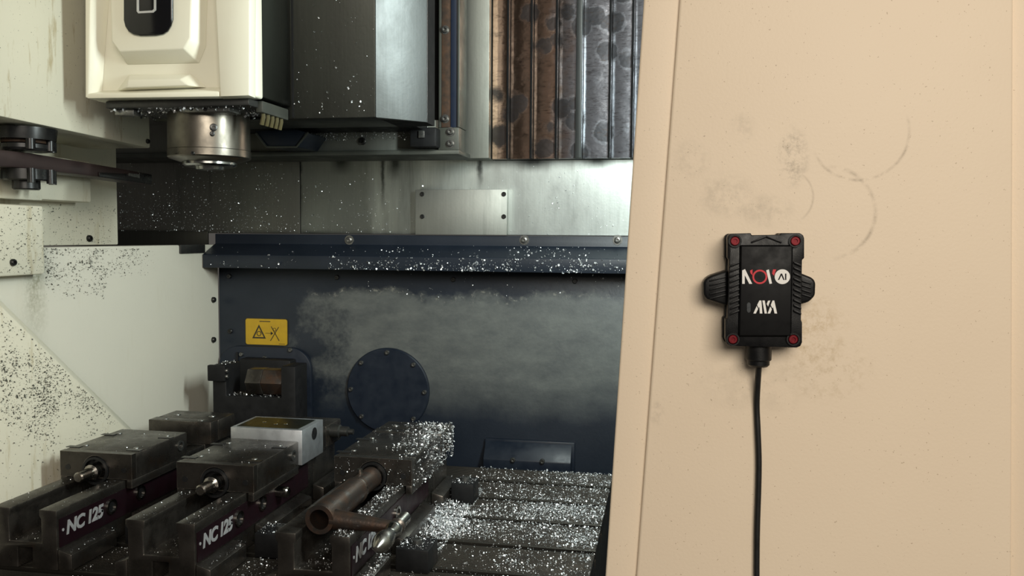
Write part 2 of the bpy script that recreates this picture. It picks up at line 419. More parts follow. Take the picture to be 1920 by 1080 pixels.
# steel sheet above it
xsm = at(563, 360, 'y', YB).x
ws = tag(boxobj('wall_back_upper', M['steel'], xsm, 0.6, YB, YB+0.03, z440, TOP), kind='structure')
MB().box(-1.5, xsm-0.0008, YB, YB+0.03, z440, TOP).build('shaded_sheet', M['steel_shaded'], ws, 0.0015)  # left part of the steel sheet, its dimmer reflection painted as darker steel
zs = at(300, 463, 'y', YB).z
st = MB().box(-1.5, at(392, 450, 'y', YB).x, YB-0.006, YB-0.0005, zs, z440+0.004).build('lower_strip', M['steel_dark'], ws, 0.001)
# left sheets
wl = tag(boxobj('wall_left', M['cream_clean'], WL-0.03, WL-0.0005, 0.90, YB, 0.0, z462-0.0005, None, 0.003), kind='structure')
for px, py in ((399, 562), (399, 637)):
    cap_screw(wl, at(px, py, 'x', WL), (1, 0, 0), 0.0065, 0.006, M['screw'])
yu = at(221, 400, 'x', WU).y
wu = tag(boxobj('wall_left_upper', M['cream'], WU-0.03, WU, 0.90, yu, z462, TOP, None, 0.003), kind='structure')
cap_screw(wu, at(166, 447, 'x', WU), (1, 0, 0), 0.0065, 0.006, M['screw'])
# slim angle piece where the lower sheet meets the drip rail
a0, a1 = at(336, 459, 'x', WL), at(382, 474, 'x', WL)
MB().box(WL-0.02, WL+0.004, a0.y, a1.y, a1.z, a0.z).build('edge_clip', M['dark_metal'], wl, 0.001)
tag(boxobj('wall_right', M['cream_clean'], 0.6, 0.63, 0.98, YB+0.03, 0.0, TOP), kind='structure')
tag(boxobj('ceiling', M['cream_clean'], -1.5, 0.63, 0.98, YB+0.03, TOP+0.0005, TOP+0.03), kind='structure')

# dark blue drip rail across the back
zr = [at(800, y, 'y', YB-0.02).z for y in (441, 460)] + [at(800, y, 'y', YB-0.07).z for y in (482, 508)]
rx0 = at(380, 490, 'y', YB-0.07).x
prof = [(YB-0.0005, zr[0]), (YB-0.016, zr[0]), (YB-0.016, zr[1]), (YB-0.07, zr[2]), (YB-0.07, zr[3]), (YB-0.066, zr[3]), (YB-0.0005, zr[3]+0.02)]
tr = MB().prism([(rx0, y, z) for y, z in prof], (0.58-rx0, 0, 0)).build('trim_1', M['blue'], None, 0.0012)
tag(tr, 'long dark blue sheet metal drip rail strewn with chips', kind='structure')
for px in (655, 983, 1158):
    p = at(px, 450, 'y', YB-0.016)
    MB().lathe(p, Vector((0, -1, 0)), [(0, 0.0105), (0.0012, 0.0105), (0.0012, 0.0065), (0.005, 0.0065), (0.006, 0.005), (0.006, 0.003), (0.002, 0.003), (0.002, 0)], 18).build('bolt', M['bolt'], tr)

# front door of the machine
DY = 0.897
def lx(xa, xb, py): return xa + (xb-xa)*py/1080.0
zt, zb = -420, 1500
door = thing('door_1', (0.2, DY+0.02, 0.3), 'cream painted sliding machine door with a black sensor box', kind='structure')
o_t, o_b = at(lx(1207, 1135, zt), zt, 'y', DY+0.005), at(lx(1207, 1135, zb), zb, 'y', DY+0.005)
i_t, i_b = at(lx(1270, 1189, zt), zt, 'y', DY+0.005), at(lx(1270, 1189, zb), zb, 'y', DY+0.005)
r_t, r_b = at(1902, zt, 'y', DY), at(1896, zb, 'y', DY)
MB().prism([o_t, o_b, i_b+Vector((0.01, 0, 0)), i_t+Vector((0.01, 0, 0))], (0, 0.045, 0)).build('edge_flange', M['door'], door, 0.0025, 3)
dn = Vector((0, -0.005, 0)); g = Vector((0.0022, 0, 0))
MB().prism([i_t+dn+g, i_b+dn+g, r_b, r_t], (0, 0.045, 0)).build('panel', M['door'], door, 0.003, 3)
MB().prism([r_t+Vector((0.001, 0.012, 0)), r_b+Vector((0.001, 0.012, 0)), r_b+Vector((0.3, 0.012, 0)), r_t+Vector((0.3, 0.012, 0))], (0, 0.03, 0)).build('side_return', M['door'], door, 0.002)

# ------------------------------------------------------------------ worktable with its slots
TX0, TX1 = -0.965, -0.098
slots = [1.028, 1.138, 1.248, 1.363, 1.473, 1.581]
ty0, ty1 = 0.935, 1.670
tb = thing('machine_table', (-0.53, 1.33, 0.60), 'ribbed cast iron machine table with slots, covered in metal chips', 'table')
MB().box(TX0, TX1, ty0+0.004, ty1-0.004, 0.60, TZ-0.024).build('table_body', M['table'], tb, 0.002)
edges = [ty0] + slots + [ty1]
for a, b in zip(edges, edges[1:]):
    y0 = a+(0.007 if a != ty0 else 0); y1 = b-(0.007 if b != ty1 else 0)
    pts = [(y0, TZ-0.022), (y0, TZ-0.0015), (y0+0.0015, TZ)]
    nr = int((y1-y0-0.006)/0.0046)
    for k in range(nr):
        q = y0+0.003+k*(y1-y0-0.006)/nr
        pts += [(q+0.0012, TZ), (q+0.0017, TZ-0.0012), (q+0.0029, TZ-0.0012), (q+0.0034, TZ)]
    pts += [(y1-0.0015, TZ), (y1, TZ-0.0015), (y1, TZ-0.022)]
    MB().prism([(TX0, y, z) for y, z in pts], (TX1-TX0, 0, 0)).build('table_strip', M['table'], tb, ang=20)
for s_ in slots:
    MB().box(TX0, TX1, s_-0.0068, s_+0.0068, TZ-0.0238, TZ-0.0135).build('slot_floor', M['table_slot'], tb)

# ------------------------------------------------------------------ vises
def vise(xc, yf, jaw_y, fix_y, label, jl, length):
    """x across, y from the open end backwards; jaws given as distance from the open end"""
    t = thing('machine_vise', (xc, yf, TZ), label, 'vise', 'machine vises on the table')
    L = length; h = 0.0848; fl = L-fix_y
    def X(y, *pts): return [(xc+a, yf+y, TZ+z) for a, z in pts]
    # bed: one U section, the rails standing on it with a small lip
    MB().prism(X(0, (-0.050, 0.0005), (-0.013, 0.0005), (-0.013, 0.030), (0.011, 0.030), (0.011, 0.0005), (0.050, 0.0005), (0.050, 0.073), (0.050, h-0.010), (0.050, h), (0.0225, h), (0.0225, h-0.009), (0.0255, h-0.013), (0.0255, 0.038),
               (-0.0255, 0.038), (-0.0255, h-0.013), (-0.0235, h-0.009), (-0.0235, h), (-0.052, h), (-0.052, h-0.009), (-0.0485, h-0.013), (-0.0485, 0.030), (-0.050, 0.028)), (0, L-fl, 0)).build('bed', M['vise'], t, 0.0012)
    for s_ in (-1, 1):
        for y0, y1 in ((0.0, 0.100), (0.165, 0.33), (0.38, L)):
            x0, x1 = (-0.070, -0.0505) if s_ < 0 else (0.0505, 0.072)
            MB().prism([(xc+a, yf+y0, TZ+z) for a, z in ((x0, 0.0005), (x1, 0.0005), (x1, 0.024 if s_ > 0 else 0.030), (x0, 0.030 if s_ > 0 else 0.024))], (0, y1-y0, 0)).build('foot_flange', M['vise'], t, 0.0025)
    # maroon band with the type lettering on the outer side
    pl = MB().prism([(xc+0.0502, yf+0.004, TZ+0.0315), (xc+0.0502, yf+0.36, TZ+0.0315), (xc+0.0502, yf+0.36, TZ+0.072), (xc+0.0502, yf+0.004, TZ+0.072)], (0.0012, 0, 0)).build('name_band', M['vise_plate'], t)
    text('NC 125', 0.0265, M['label_white'], 'lettering', pl, (xc+0.0518, yf+0.0165, TZ+0.0465), (0, 1, 0), (0, 0, 1), 0.0003, 0.15, 0.0010, 0.90)
    for yy in (0.0105, 0.0945):
        MB().lathe((xc+0.0515, yf+yy, TZ+0.055), Vector((1, 0, 0)), [(0, 0.0022), (0.0006, 0.0022)], 10).build('dot', M['label_white'], pl)
    for yy in (0.115, 0.188):
        MB().ring((xc+0.0514, yf+yy, TZ+0.055), (1, 0, 0), 0.0115, 0.0085, 0.003, 24).build('bore_ring', M['shaft'], t)
        MB().lathe((xc+0.0514, yf+yy, TZ+0.055), Vector((1, 0, 0)), [(0, 0.0086), (0.0008, 0.0086)], 20).build('bore', M['black'], t)
    # movable jaw
    zb_, zt_ = TZ+0.0855, TZ+0.126
    b = MB(); yj = yf+jaw_y
    # block with a round bore at the front: ring of quads around the hole
    x0, x1 = xc-0.0625, xc+0.0625; n_ = 40; cz = TZ+0.0975; rr = 0.0235
    zl = TZ+0.072
    MB().box(x0, x1, yj+0.012, yj+jl, zb_, zt_).build('movable_jaw', M['vise'], t, 0.0016)
    for s_ in (-1, 1):
        q0, q1 = (x0, xc-0.0508) if s_ < 0 else (xc+0.0532, x1)
        MB().box(q0, q1, yj+0.0, yj+jl, zl, zb_-0.0002).build('jaw_skirt', M['vise'], t, 0.001)
    # front plate with bore
    def edge_pt(a):
        dx, dz = math.cos(a), math.sin(a)
        tx = (0.0625/abs(dx)) if abs(dx) > 1e-9 else 9e9
        tz = ((zt_-cz) if dz > 0 else (cz-zb_))/abs(dz) if abs(dz) > 1e-9 else 9e9
        k = min(tx, tz); return xc+dx*k, cz+dz*k
    angs = sorted([2*math.pi*k/n_ for k in range(n_)] + [math.atan2(zt_-cz, 0.0625), math.pi-math.atan2(zt_-cz, 0.0625), math.atan2(zb_-cz, 0.0625)+2*math.pi, math.pi+math.atan2(cz-zb_, 0.0625)])
    bm = b.bm; fo, fi, bi, bo = [], [], [], []
    for a in angs:
        ex, ez = edge_pt(a)
        dz = math.sin(a); r_ = rr if dz > 0 else min(rr, (cz-zb_-0.0012)/max(abs(dz), 1e-6))
        ix, iz = xc+math.cos(a)*r_, cz+math.sin(a)*r_
        fo.append(bm.verts.new((ex, yj, ez))); fi.append(bm.verts.new((ix, yj, iz)))
        bi.append(bm.verts.new((ix, yj+0.0118, iz))); bo.append(bm.verts.new((ex, yj+0.0118, ez)))
    for k in range(len(angs)):
        k2 = (k+1) % len(angs)
        bm.faces.new((fo[k], fo[k2], fi[k2], fi[k])); bm.faces.new((fi[k], fi[k2], bi[k2], bi[k])); bm.faces.new((bo[k], bi[k], bi[k2], bo[k2])); bm.faces.new((fo[k], bo[k], bo[k2], fo[k2]))
    b.build('jaw_front', M['vise'], t)
    for s_ in (-1, 1):
        MB().lathe((xc+s_*0.049, yj+0.0002, cz+0.003), Vector((0, -1, 0)), [(0, 0.0045), (0.0008, 0.0045)], 14).build('threaded_hole', M['black'], t)
        for yy in (0.026, 0.112):
            MB().prism([(xc+s_*0.052+p, yj+yy+q, zt_+0.0001) for p, q in rrect(-0.0085, 0.0085, -0.0045, 0.0045, 0.003, 3)] if False else
                       [(xc+s_*0.0535+p, yj+yy+q, zt_) for p, q in ((-0.015, -0.005), (0.0085, -0.005), (0.0085, 0.005), (-0.015, 0.005))], (0, 0, 0.0009)).build('top_slot', M['black'], t)
            MB().lathe((xc+s_*0.045, yj+yy+0.012, zt_), Vector((0, 0, 1)), [(0, 0.0045), (0.0012, 0.004), (0.0012, 0)], 12).build('grub_screw', M['bolt'], t)
    MB().ring((x1-0.0005, yj+jl-0.022, TZ+0.108), (1, 0, 0), 0.009, 0.0055, 0.0028, 20).build('side_plug', M['bolt'], t)
    MB().lathe((xc, yj+0.011, cz), Vector((0, -1, 0)), [(0, 0.0225), (0.002, 0.0225), (0.002, 0.012)], 28).build('bore_back', M['black'], t)
    MB().ring((xc, yj-0.0002, cz), (0, -1, 0), 0.0222, 0.0185, 0.003, 36).build('bore_rim', M['black'], t)
    # spindle
    MB().lathe((xc, yj+0.010, cz), Vector((0, -1, 0)), [(0, 0.0125), (0.022, 0.0125), (0.024, 0.0085), (0.050, 0.0085), (0.052, 0.0065), (0.052, 0)], 12).build('screw_shaft', M['shaft'], t)
    # fixed jaw: front plate and block
    yk = yf+fix_y
    MB().box(x0, x1, yk, yk+0.026, TZ+0.0855, TZ+0.1262).build('jaw_plate', M['vise'], t, 0.0014)
    MB().box(x0, x1, yk+0.0275, yf+L, TZ+0.0855, TZ+0.1255).build('fixed_jaw', M['vise'], t, 0.003)
    MB().box(xc-0.050, xc+0.050, yf+L-fl+0.0006, yf+L, TZ+0.0005, TZ+0.0852).build('fixed_jaw_base', M['vise'], t, 0.002)
    for s_ in (-1, 1):
        for yy in (0.013, 0.052):
            MB().lathe((xc+s_*0.036, yk+yy, TZ+0.1255), Vector((0, 0, 1)), [(0, 0.0065), (0.0012, 0.006), (0.0012, 0.0035), (0.0004, 0.0035), (0.0004, 0)], 16).build('cap_screw', M['bolt'], t)
    MB().lathe((x0, yk+0.05, TZ+0.112), Vector((-1, 0, 0)), [(0, 0.009), (0.008, 0.009), (0.010, 0.007), (0.010, 0)], 16).build('stop_boss', M['dark_metal'], t)
    return t

v1 = vise(-0.877, 1.030, 0.152, 0.386, 'vise nearest the cream side wall, with its jaws open and empty', 0.156, 0.476)
v2 = vise(-0.661, 1.018, 0.141, 0.388, 'middle vise, clamping the bright aluminium block', 0.157, 0.487)
v3 = vise(-0.442, 1.012, 0.228, 0.400, 'vise covered in chips, with the rusty crank handle fitted', 0.170, 0.488)
# threaded stop bar on the middle vise
b = MB().lathe((-0.661+0.0626, 1.018+0.440, TZ+0.112), Vector((1, 0, 0)), [(0, 0.012), (0.016, 0.012), (0.018, 0.009), (0.032, 0.009), (0.033, 0.005), (0.042, 0.005), (0.042, 0)], 18)
b.build('stop_bar', M['dark_metal'], v2)
MB().lathe((-0.661+0.0515, 1.018+0.240, TZ+0.058), Vector((1, 0, 0)), [(0, 0.0085), (0.018, 0.0085), (0.020, 0.007), (0.020, 0)], 16).build('side_screw', M['shaft'], v2)

# aluminium block in the middle vise
wx0, wx1, wy0, wy1 = -0.661-0.060, -0.661+0.0685, 1.018+0.2985, 1.018+0.3875
wp = thing('aluminium_block', (-0.661, 1.36, TZ+0.0855), 'bright milled aluminium block clamped between the jaws of the middle vise', 'workpiece')
MB().box(wx0, wx1, wy0, wy1, TZ+0.0855, TZ+0.1445).build('block', M['alu'], wp, 0.0012)
MB().box(wx0+0.008, wx1-0.010, wy0+0.008, wy1-0.010, TZ+0.1445, TZ+0.1451).build('pocket', M['alu_wet'], wp)
MB().lathe((wx1, wy0+0.050, TZ+0.128), Vector((1, 0, 0)), [(0, 0.0105), (0.0006, 0.0105)], 24).build('bore', M['black'], wp)
for px, py in ((496, 791), (517, 795), (536, 795)):
    p = at(px, py, 'z', TZ+0.1451)
    MB().lathe(p, Vector((0, 0, 1)), [(0, 0.0035), (0.0006, 0.003), (0.0006, 0)], 12).build('drilled_hole', M['spindle_ring'], wp)

# crank on the third vise
cx, cy, cz = -0.442, 1.012+0.228, TZ+0.0975
ck = thing('crank_handle', (cx, 1.06, cz-0.02), 'rusty crank handle with bright teardrop grip on the chip covered vise', 'crank')
b = MB(); b.lathe_closed(Vector((cx, cy-0.052, cz)), Vector((0, -1, 0)), [(-0.045, 0.0128), (-0.045, 0.0165), (0.020, 0.0165), (0.022, 0.0190), (0.152, 0.0205), (0.155, 0.0195), (0.155, 0.0135), (0.05, 0.0130)], 32)
b.build('socket_tube', M['crank'], ck)
MB().ring((cx, cy-0.074, cz), (0, -1, 0), 0.0198, 0.0175, 0.003, 32).build('weld_bead', M['shaft'], ck)
MB().cyl((cx-0.006, cy-0.04, cz+0.0155), (cx-0.006, cy-0.04, cz+0.022), 0.004, 12).build('set_screw', M['shaft'], ck)
e0 = Vector((cx+0.014, cy-0.194, cz-0.002)); e1 = Vector((cx+0.100, cy-0.198, cz-0.006))
MB().cyl(e0, e1, 0.0135, 20, 0.0075).build('crank_arm', M['crank'], ck)
MB().lathe(e1+Vector((0.002, 0.014, 0)), Vector((-0.03, -1, -0.04)), [(-0.022, 0), (-0.022, 0.0085), (0.004, 0.0085), (0.005, 0.0105), (0.008, 0.0105), (0.009, 0.0075), (0.012, 0.0085), (0.020, 0.0110), (0.026, 0.0110), (0.034, 0.0085), (0.040, 0.0085), (0.050, 0.0118), (0.060, 0.0128), (0.070, 0.0115), (0.080, 0.0070), (0.085, 0.0035), (0.086, 0)], 24).build('grip', M['crank_grip'], ck)

# clamp blocks that hold the vises down
def clamp(x0, x1, y0, y1, h, label):
    t = thing('clamp_block', ((x0+x1)/2, (y0+y1)/2, TZ), label, 'clamp', 'clamp blocks on the table')
    MB().box(x0, x1, y0, y1, TZ+0.0003, TZ+h).build('block', M['black_paint'], t, 0.002)
    MB().lathe(((x0+x1)/2, (y0+y1)/2, TZ+h), Vector((0, 0, 1)), [(0, 0.008), (0.006, 0.008), (0.007, 0.006), (0.007, 0.004), (0.003, 0.004), (0.003, 0)], 16).build('bolt', M['bolt'], t)
clamp(-0.584, -0.520, 1.130, 1.176, 0.036, 'black clamp block between the middle vise and the crank vise')
clamp(-0.366, -0.318, 1.118, 1.168, 0.034, 'black clamp block right of the crank vise, under its grip')
clamp(-0.366, -0.326, 1.430, 1.475, 0.036, 'black clamp block right of the crank vise, farther back')
clamp(-0.800, -0.738, 1.140, 1.185, 0.030, 'black clamp block between the two left vises')

# ------------------------------------------------------------------ things on the blue sheet
def onb(px, py, d=0.0): return at(px, py, 'y', YB-d)
# round cover
c = onb(729, 731); rad = (onb(806, 731)-c).length
rc = thing('round_cover', c-Vector((0, 0, rad)), 'round dark blue cover plate bolted to the blue back sheet', 'cover')
MB().lathe(c-Vector((0, 0.0005, 0)), Vector((0, -1, 0)), [(0, rad), (0.007, rad), (0.009, rad-0.002), (0.009, 0)], 64).build('plate', M['navy'], rc, ang=25)
for k in range(8):
    a = R(90+45*k); p = c+Vector((math.cos(a)*rad*0.90, -0.0095, math.sin(a)*rad*0.90))
    cap_screw(rc, p, (0, -1, 0), 0.0052, 0.005, M['bolt'], 'bolt')
# arched plate behind the U bracket
p0, p1 = onb(416, 800), onb(587, 652); rr_ = 0.05
ap = thing('arched_plate', ((p0.x+p1.x)/2, YB, p0.z-0.1), 'dark blue plate with rounded top corners below the yellow sign', 'plate')
pts = [(p0.x, p0.z-0.1), (p1.x, p0.z-0.1)] + [(p1.x-rr_+rr_*math.cos(R(9*k)), p1.z-rr_+rr_*math.sin(R(9*k))) for k in range(11)] + [(p0.x+rr_-rr_*math.sin(R(9*k)), p1.z-rr_+rr_*math.cos(R(9*k))) for k in range(11)]
MB().prism([(x, YB-0.0005, z) for x, z in pts], (0, -0.012, 0)).build('plate', M['navy'], ap, 0.002)
q0, q1 = at(462, 730, 'y', YB-0.0126), at(556, 672, 'y', YB-0.0126)
MB().box(q0.x, q1.x, YB-0.045, YB-0.0126, q0.z, q1.z).build('housing', M['black_paint'], ap, 0.004)
MB().box(q0.x-0.022, q0.x-0.018, YB-0.018, YB-0.0126, q0.z, q1.z+0.01).build('rib', M['black_paint'], ap, 0.001)
for px, py in ((497, 671), (545, 656), (453, 664), (568, 712)):
    cap_screw(ap, at(px, py, 'y', YB-0.0126), (0, -1, 0), 0.005, 0.005, M['bolt'], 'bolt')
# U bracket standing on the table behind the left vise
UY = 1.615
def uq(px, py): return at(px, py, 'y', UY)
ub = thing('forked_bracket', (uq(480, 760).x, UY+0.02, TZ), 'black U shaped bracket standing behind the left vise', 'bracket')
pts = [uq(396, 770), uq(396, 684), uq(436, 682), uq(424, 686+56), uq(527, 746), uq(527, 688), uq(557, 688), uq(553, 776)]
xL0, xL1, xR0, xR1 = pts[0].x+0.004, pts[3].x, pts[4].x, pts[7].x+0.001
zf, zl_, zr_ = pts[3].z, pts[1].z, pts[6].z
MB().prism([(xL0, UY, TZ+0.0005), (xR1, UY, TZ+0.0005), (xR1, UY, zr_), (xR0, UY, zr_), (xR0, UY, zf), (xL1, UY, zf), (xL1, UY, zl_), (xL0, UY, zl_)], (0, 0.06, 0)).build('bracket_body', M['black_paint'], ub, 0.002)
MB().box(xL0-0.005, xL1+0.004, UY-0.012, UY-0.0003, zl_-0.032, zl_+0.001).build('end_block', M['black_paint'], ub, 0.002)
for dz in (0.010, 0.022):
    cap_screw(ub, (xL1+0.0042, UY-0.006, zl_-dz), (1, 0, 0), 0.0045, 0.004, M['bolt'], 'bolt')
h0, h1 = at(471, 713, 'y', UY+0.03), at(540, 713, 'y', UY+0.03); hr = 0.030
hx = [(h0.x, UY+0.03+hr*math.cos(R(60*k)), h0.z+hr*math.sin(R(60*k))) for k in range(6)]
hn = MB().prism(hx, (0.034, 0, 0)).build('hexagon_head', M['vise'], ub, 0.001)
hx = [(h0.x+0.0345, UY+0.03+hr*0.98*math.cos(R(60*k)), h0.z+hr*0.98*math.sin(R(60*k))) for k in range(6)]
MB().prism(hx, (xR0-h0.x-0.035, 0, 0)).build('hexagon_shank', M['crank'], ub, 0.001)
# yellow warning sign
s0, s1 = onb(462, 645), onb(539, 599)
sg = thing('warning_sign', ((s0.x+s1.x)/2, YB, s0.z), 'yellow warning sign with black triangle and crossed-out figure', 'sign')
MB().prism([(x, YB-0.0003, z) for x, z in rrect(s0.x-0.002, s1.x+0.002, s0.z-0.002, s1.z+0.002, 0.006)], (0, -0.001, 0)).build('border', M['sign_black'], sg)
MB().prism([(x, YB-0.0014, z) for x, z in rrect(s0.x, s1.x, s0.z, s1.z, 0.005)], (0, -0.0012, 0)).build('plate', M['yellow'], sg)
sw, sh = s1.x-s0.x, s1.z-s0.z
def sp(u, v): return (s0.x+u*sw, YB-0.0027, s0.z+v*sh)
def stroke(name, a, b, wd, mt, parent, y, dep=0.0004):
    a, b = Vector(a), Vector(b); d = (b-a).normalized(); nrm = Vector((-d.z, 0, d.x))*wd/2
    MB().prism([a-nrm, b-nrm, b+nrm, a+nrm], (0, -dep, 0)).build(name, mt, parent)
T = [sp(.16, .24), sp(.49, .24), sp(.325, .78)]
b = MB(); cT = (Vector(T[0])+Vector(T[1])+Vector(T[2]))/3
for k in range(3):
    A, B = Vector(T[k]), Vector(T[(k+1) % 3])
    b.prism([A, B, cT+(B-cT)*0.70, cT+(A-cT)*0.70], (0, -0.0004, 0))
b.build('triangle', M['sign_black'], sg)
MB().ring(sp(.325, .43), (0, -1, 0), 0.0058, 0.0042, 0.0004, 20).build('hazard_ring', M['sign_black'], sg)
stroke('arrow', sp(.48, .45), sp(.64, .45), 0.001, M['sign_black'], sg, 0)
MB().prism([sp(.61, .38), sp(.67, .45), sp(.61, .52)], (0, -0.0004, 0)).build('arrow_tip', M['sign_black'], sg)
stroke('cross_bar', sp(.60, .16), sp(.80, .70), 0.0016, M['sign_black'], sg, 0)
stroke('cross_bar', sp(.62, .72), sp(.81, .17), 0.0016, M['sign_black'], sg, 0)
MB().ring(sp(.70, .60), (0, -1, 0), 0.004, 0.003, 0.0004, 16).build('figure_head', M['sign_black'], sg)
stroke('headline', sp(.34, .905), sp(.60, .905), 0.0018, M['sign_black'], sg, 0)
stroke('footnote', sp(.80, .05), sp(.95, .05), 0.001, M['sign_black'], sg, 0)
# low hatch with two bolts
p0, p1 = onb(910, 890), onb(1079, 828)
ht = thing('low_hatch', ((p0.x+p1.x)/2, YB, p0.z), 'low dark blue hatch with two bolts above the table edge', 'hatch')
MB().box(p0.x, p1.x, YB-0.010, YB-0.0005, p0.z, p1.z).build('frame', M['navy'], ht, 0.003)
fz = p0.z+(p1.z-p0.z)*0.58
MB().prism([(p0.x+0.002, YB-0.0105, p1.z-0.004), (p0.x+0.002, YB-0.0105, p0.z), (p0.x+0.002, YB-0.034, p0.z), (p0.x+0.002, YB-0.034, fz-0.004)], (p1.x-p0.x-0.008, 0, 0)).build('sloped_lid', M['navy'], ht, 0.002)
for px in (962, 1017):
    cap_screw(ht, at(px, 862+ (px-962)*0.05, 'y', YB-0.0342), (0, -1, 0), 0.0055, 0.005, M['bolt'], 'bolt')
# access plate on the steel sheet
p0, p1 = onb(784, 441), onb(954, 356)
pa = thing('access_plate', ((p0.x+p1.x)/2, YB, p0.z), 'rectangular stainless access plate with four screws on the steel sheet', 'plate')
MB().box(p0.x, p1.x, YB-0.0215, YB-0.0005, p0.z+0.0015, p1.z).build('plate', M['steel_plate'], pa, 0.0008)
for px, py in ((792, 364), (945, 364), (792, 406), (945, 406)):
    cap_screw(pa, at(px, py, 'y', YB-0.0215), (0, -1, 0), 0.0048, 0.004, M['screw'])

# ------------------------------------------------------------------ column, its frame and the slat cover
HY = 1.22; CYF = 1.369; FY0 = 1.6395
hx0, hx1 = at(160, 150, 'y', HY).x, at(468, 150, 'y', HY).x
hz = at(310, 182, 'y', HY).z
cz0 = at(620, 222, 'y', CYF).z
c705 = at(704, 100, 'y', CYF).x
k = at(801, 100, 'y', 1.0); ra = k.x
dch = (-c705+ra*CYF)/(1-ra)
col = thing('column_cover', (c705-0.1, 1.5, cz0), 'dull steel column cover with one bright slanted face beside the spindle head', 'column cover')
MB().box(hx0+0.02, c705-0.0004, CYF, 1.49, cz0, TOP).build('front_panel', M['steel_dark'], col, 0.002)
MB().prism([(c705, CYF, cz0), (c705+dch, CYF+dch, cz0), (c705+dch, CYF+dch+0.004, cz0), (c705, CYF+0.02, cz0)], (0, 0, TOP-cz0)).build('slanted_panel', M['galv'], col, 0.0012)
MB().prism([(c705+0.001, CYF+0.0205, cz0), (c705+dch-0.001, CYF+dch+0.0045, cz0), (c705+dch-0.001, 1.49, cz0), (c705+0.001, 1.49, cz0)], (0, 0, TOP-cz0)).build('side_panel', M['matte_black'], col)
MB().box(hx0+0.05, at(801, 100, 'y', FY0).x, 1.4905, FY0, cz0+0.01, TOP).build('core', M['black_paint'], col)
xs_ = at(548, 100, 'y', CYF).x
MB().box(xs_-0.001, xs_+0.0022, CYF-0.0015, CYF, cz0+0.002, TOP).build('seam', M['matte_black'], col)
# frame behind the column
FY = 1.64
def fq(px, py): return at(px, py, 'y', FY)
zf0, zf1 = fq(700, 291).z, fq(700, 240).z
fr = thing('column_frame', (fq(600, 290).x, FY+0.03, zf0), 'grey column base frame with bolts and rusty guide strip', 'frame')
xr1 = fq(861, 100).x
MB().box(-1.25, xr1, FY, FY+0.13, zf0, fq(700, 282).z).build('bottom_lip', M['grey_frame'], fr, 0.002)
MB().box(-1.25, fq(822, 260).x, FY+0.012, FY+0.13, fq(700, 281.6).z, fq(700, 225).z).build('base_plate', M['steel_frame'], fr, 0.002)
for px in (597, 680):
    p = at(px, 265, 'y', FY+0.012)
    MB().lathe(p, Vector((0, -1, 0)), [(0, 0.0075), (0.005, 0.0075), (0.006, 0.006), (0.006, 0.0035), (0.002, 0.0035), (0.002, 0)], 16).build('bolt', M['screw'], fr)
MB().box(fq(822, 265).x, xr1, FY-0.001, FY+0.05, fq(840, 281.5).z, fq(840, 239).z).build('corner_plate', M['grey_frame'], fr, 0.0015)
for px, py in ((845, 247), (845, 269)):
    p = at(px, py, 'y', FY-0.001)
    MB().lathe(p, Vector((0, -1, 0)), [(0, 0.009), (0.001, 0.009), (0.001, 0.006), (0.006, 0.006), (0.007, 0.005), (0.007, 0.003), (0.003, 0.003), (0.003, 0)], 18).build('bolt', M['bolt'], fr)
zv = fq(840, 238.6).z
for nm, mt, a, b_, dy in (('edge_strip', M['grey_frame'], 822, 827.5, 0.002), ('rusty_strip', M['rail'], 828, 843, 0.0), ('navy_strip', M['navy_bright'], 843.5, 857, 0.006), ('outer_strip', M['grey_frame'], 857.5, 861.5, 0.001)):
    MB().box(fq(a, 120).x, fq(b_, 120).x, FY+dy, FY+0.06, zv, TOP).build(nm, mt, fr, 0.001)
for py in (56, 223):
    p = at(835, py, 'y', FY)
    MB().lathe(p, Vector((0, -1, 0)), [(0, 0.0085), (0.001, 0.0085), (0.001, 0.006), (0.006, 0.006), (0.007, 0.005), (0.007, 0.003), (0.003, 0.003), (0.003, 0)], 18).build('bolt', M['bolt'], fr)
MB().box(fq(802, 100).x, fq(821.5, 100).x, FY+0.03, FY+0.06, zf1, TOP).build('dark_recess', M['matte_black'], fr)
# little black connector housing at the frame corner
j0, j1 = at(768, 276, 'y', FY-0.03), at(818, 238, 'y', FY-0.03)
jb = MB().box(j0.x, j1.x, FY-0.03, FY+0.0115, j0.z, j1.z).build('connector_box', M['black_paint'], fr, 0.004)
p = at(791, 252, 'y', FY-0.0302); MB().box(p.x-0.006, p.x+0.006, p.y-0.004, p.y, p.z-0.007, p.z+0.007).build('nut', M['bolt'], jb, 0.001)
# wedge shaped coolant tray below the head
w0 = [at(x, y, 'y', FY-0.10) for x, y in ((478, 246), (548, 240), (574, 248), (556, 275), (500, 275))]
MB().prism(w0, (0, 0.10, 0)).build('wedge_tray', M['navy'], fr, 0.002)
MB().tube([at(x, y, 'y', FY-0.102) for x, y in ((480, 250), (500, 275.5), (556, 275.5), (578, 248))], 0.0022, 8).build('tray_rim', M['grey_frame'], fr)

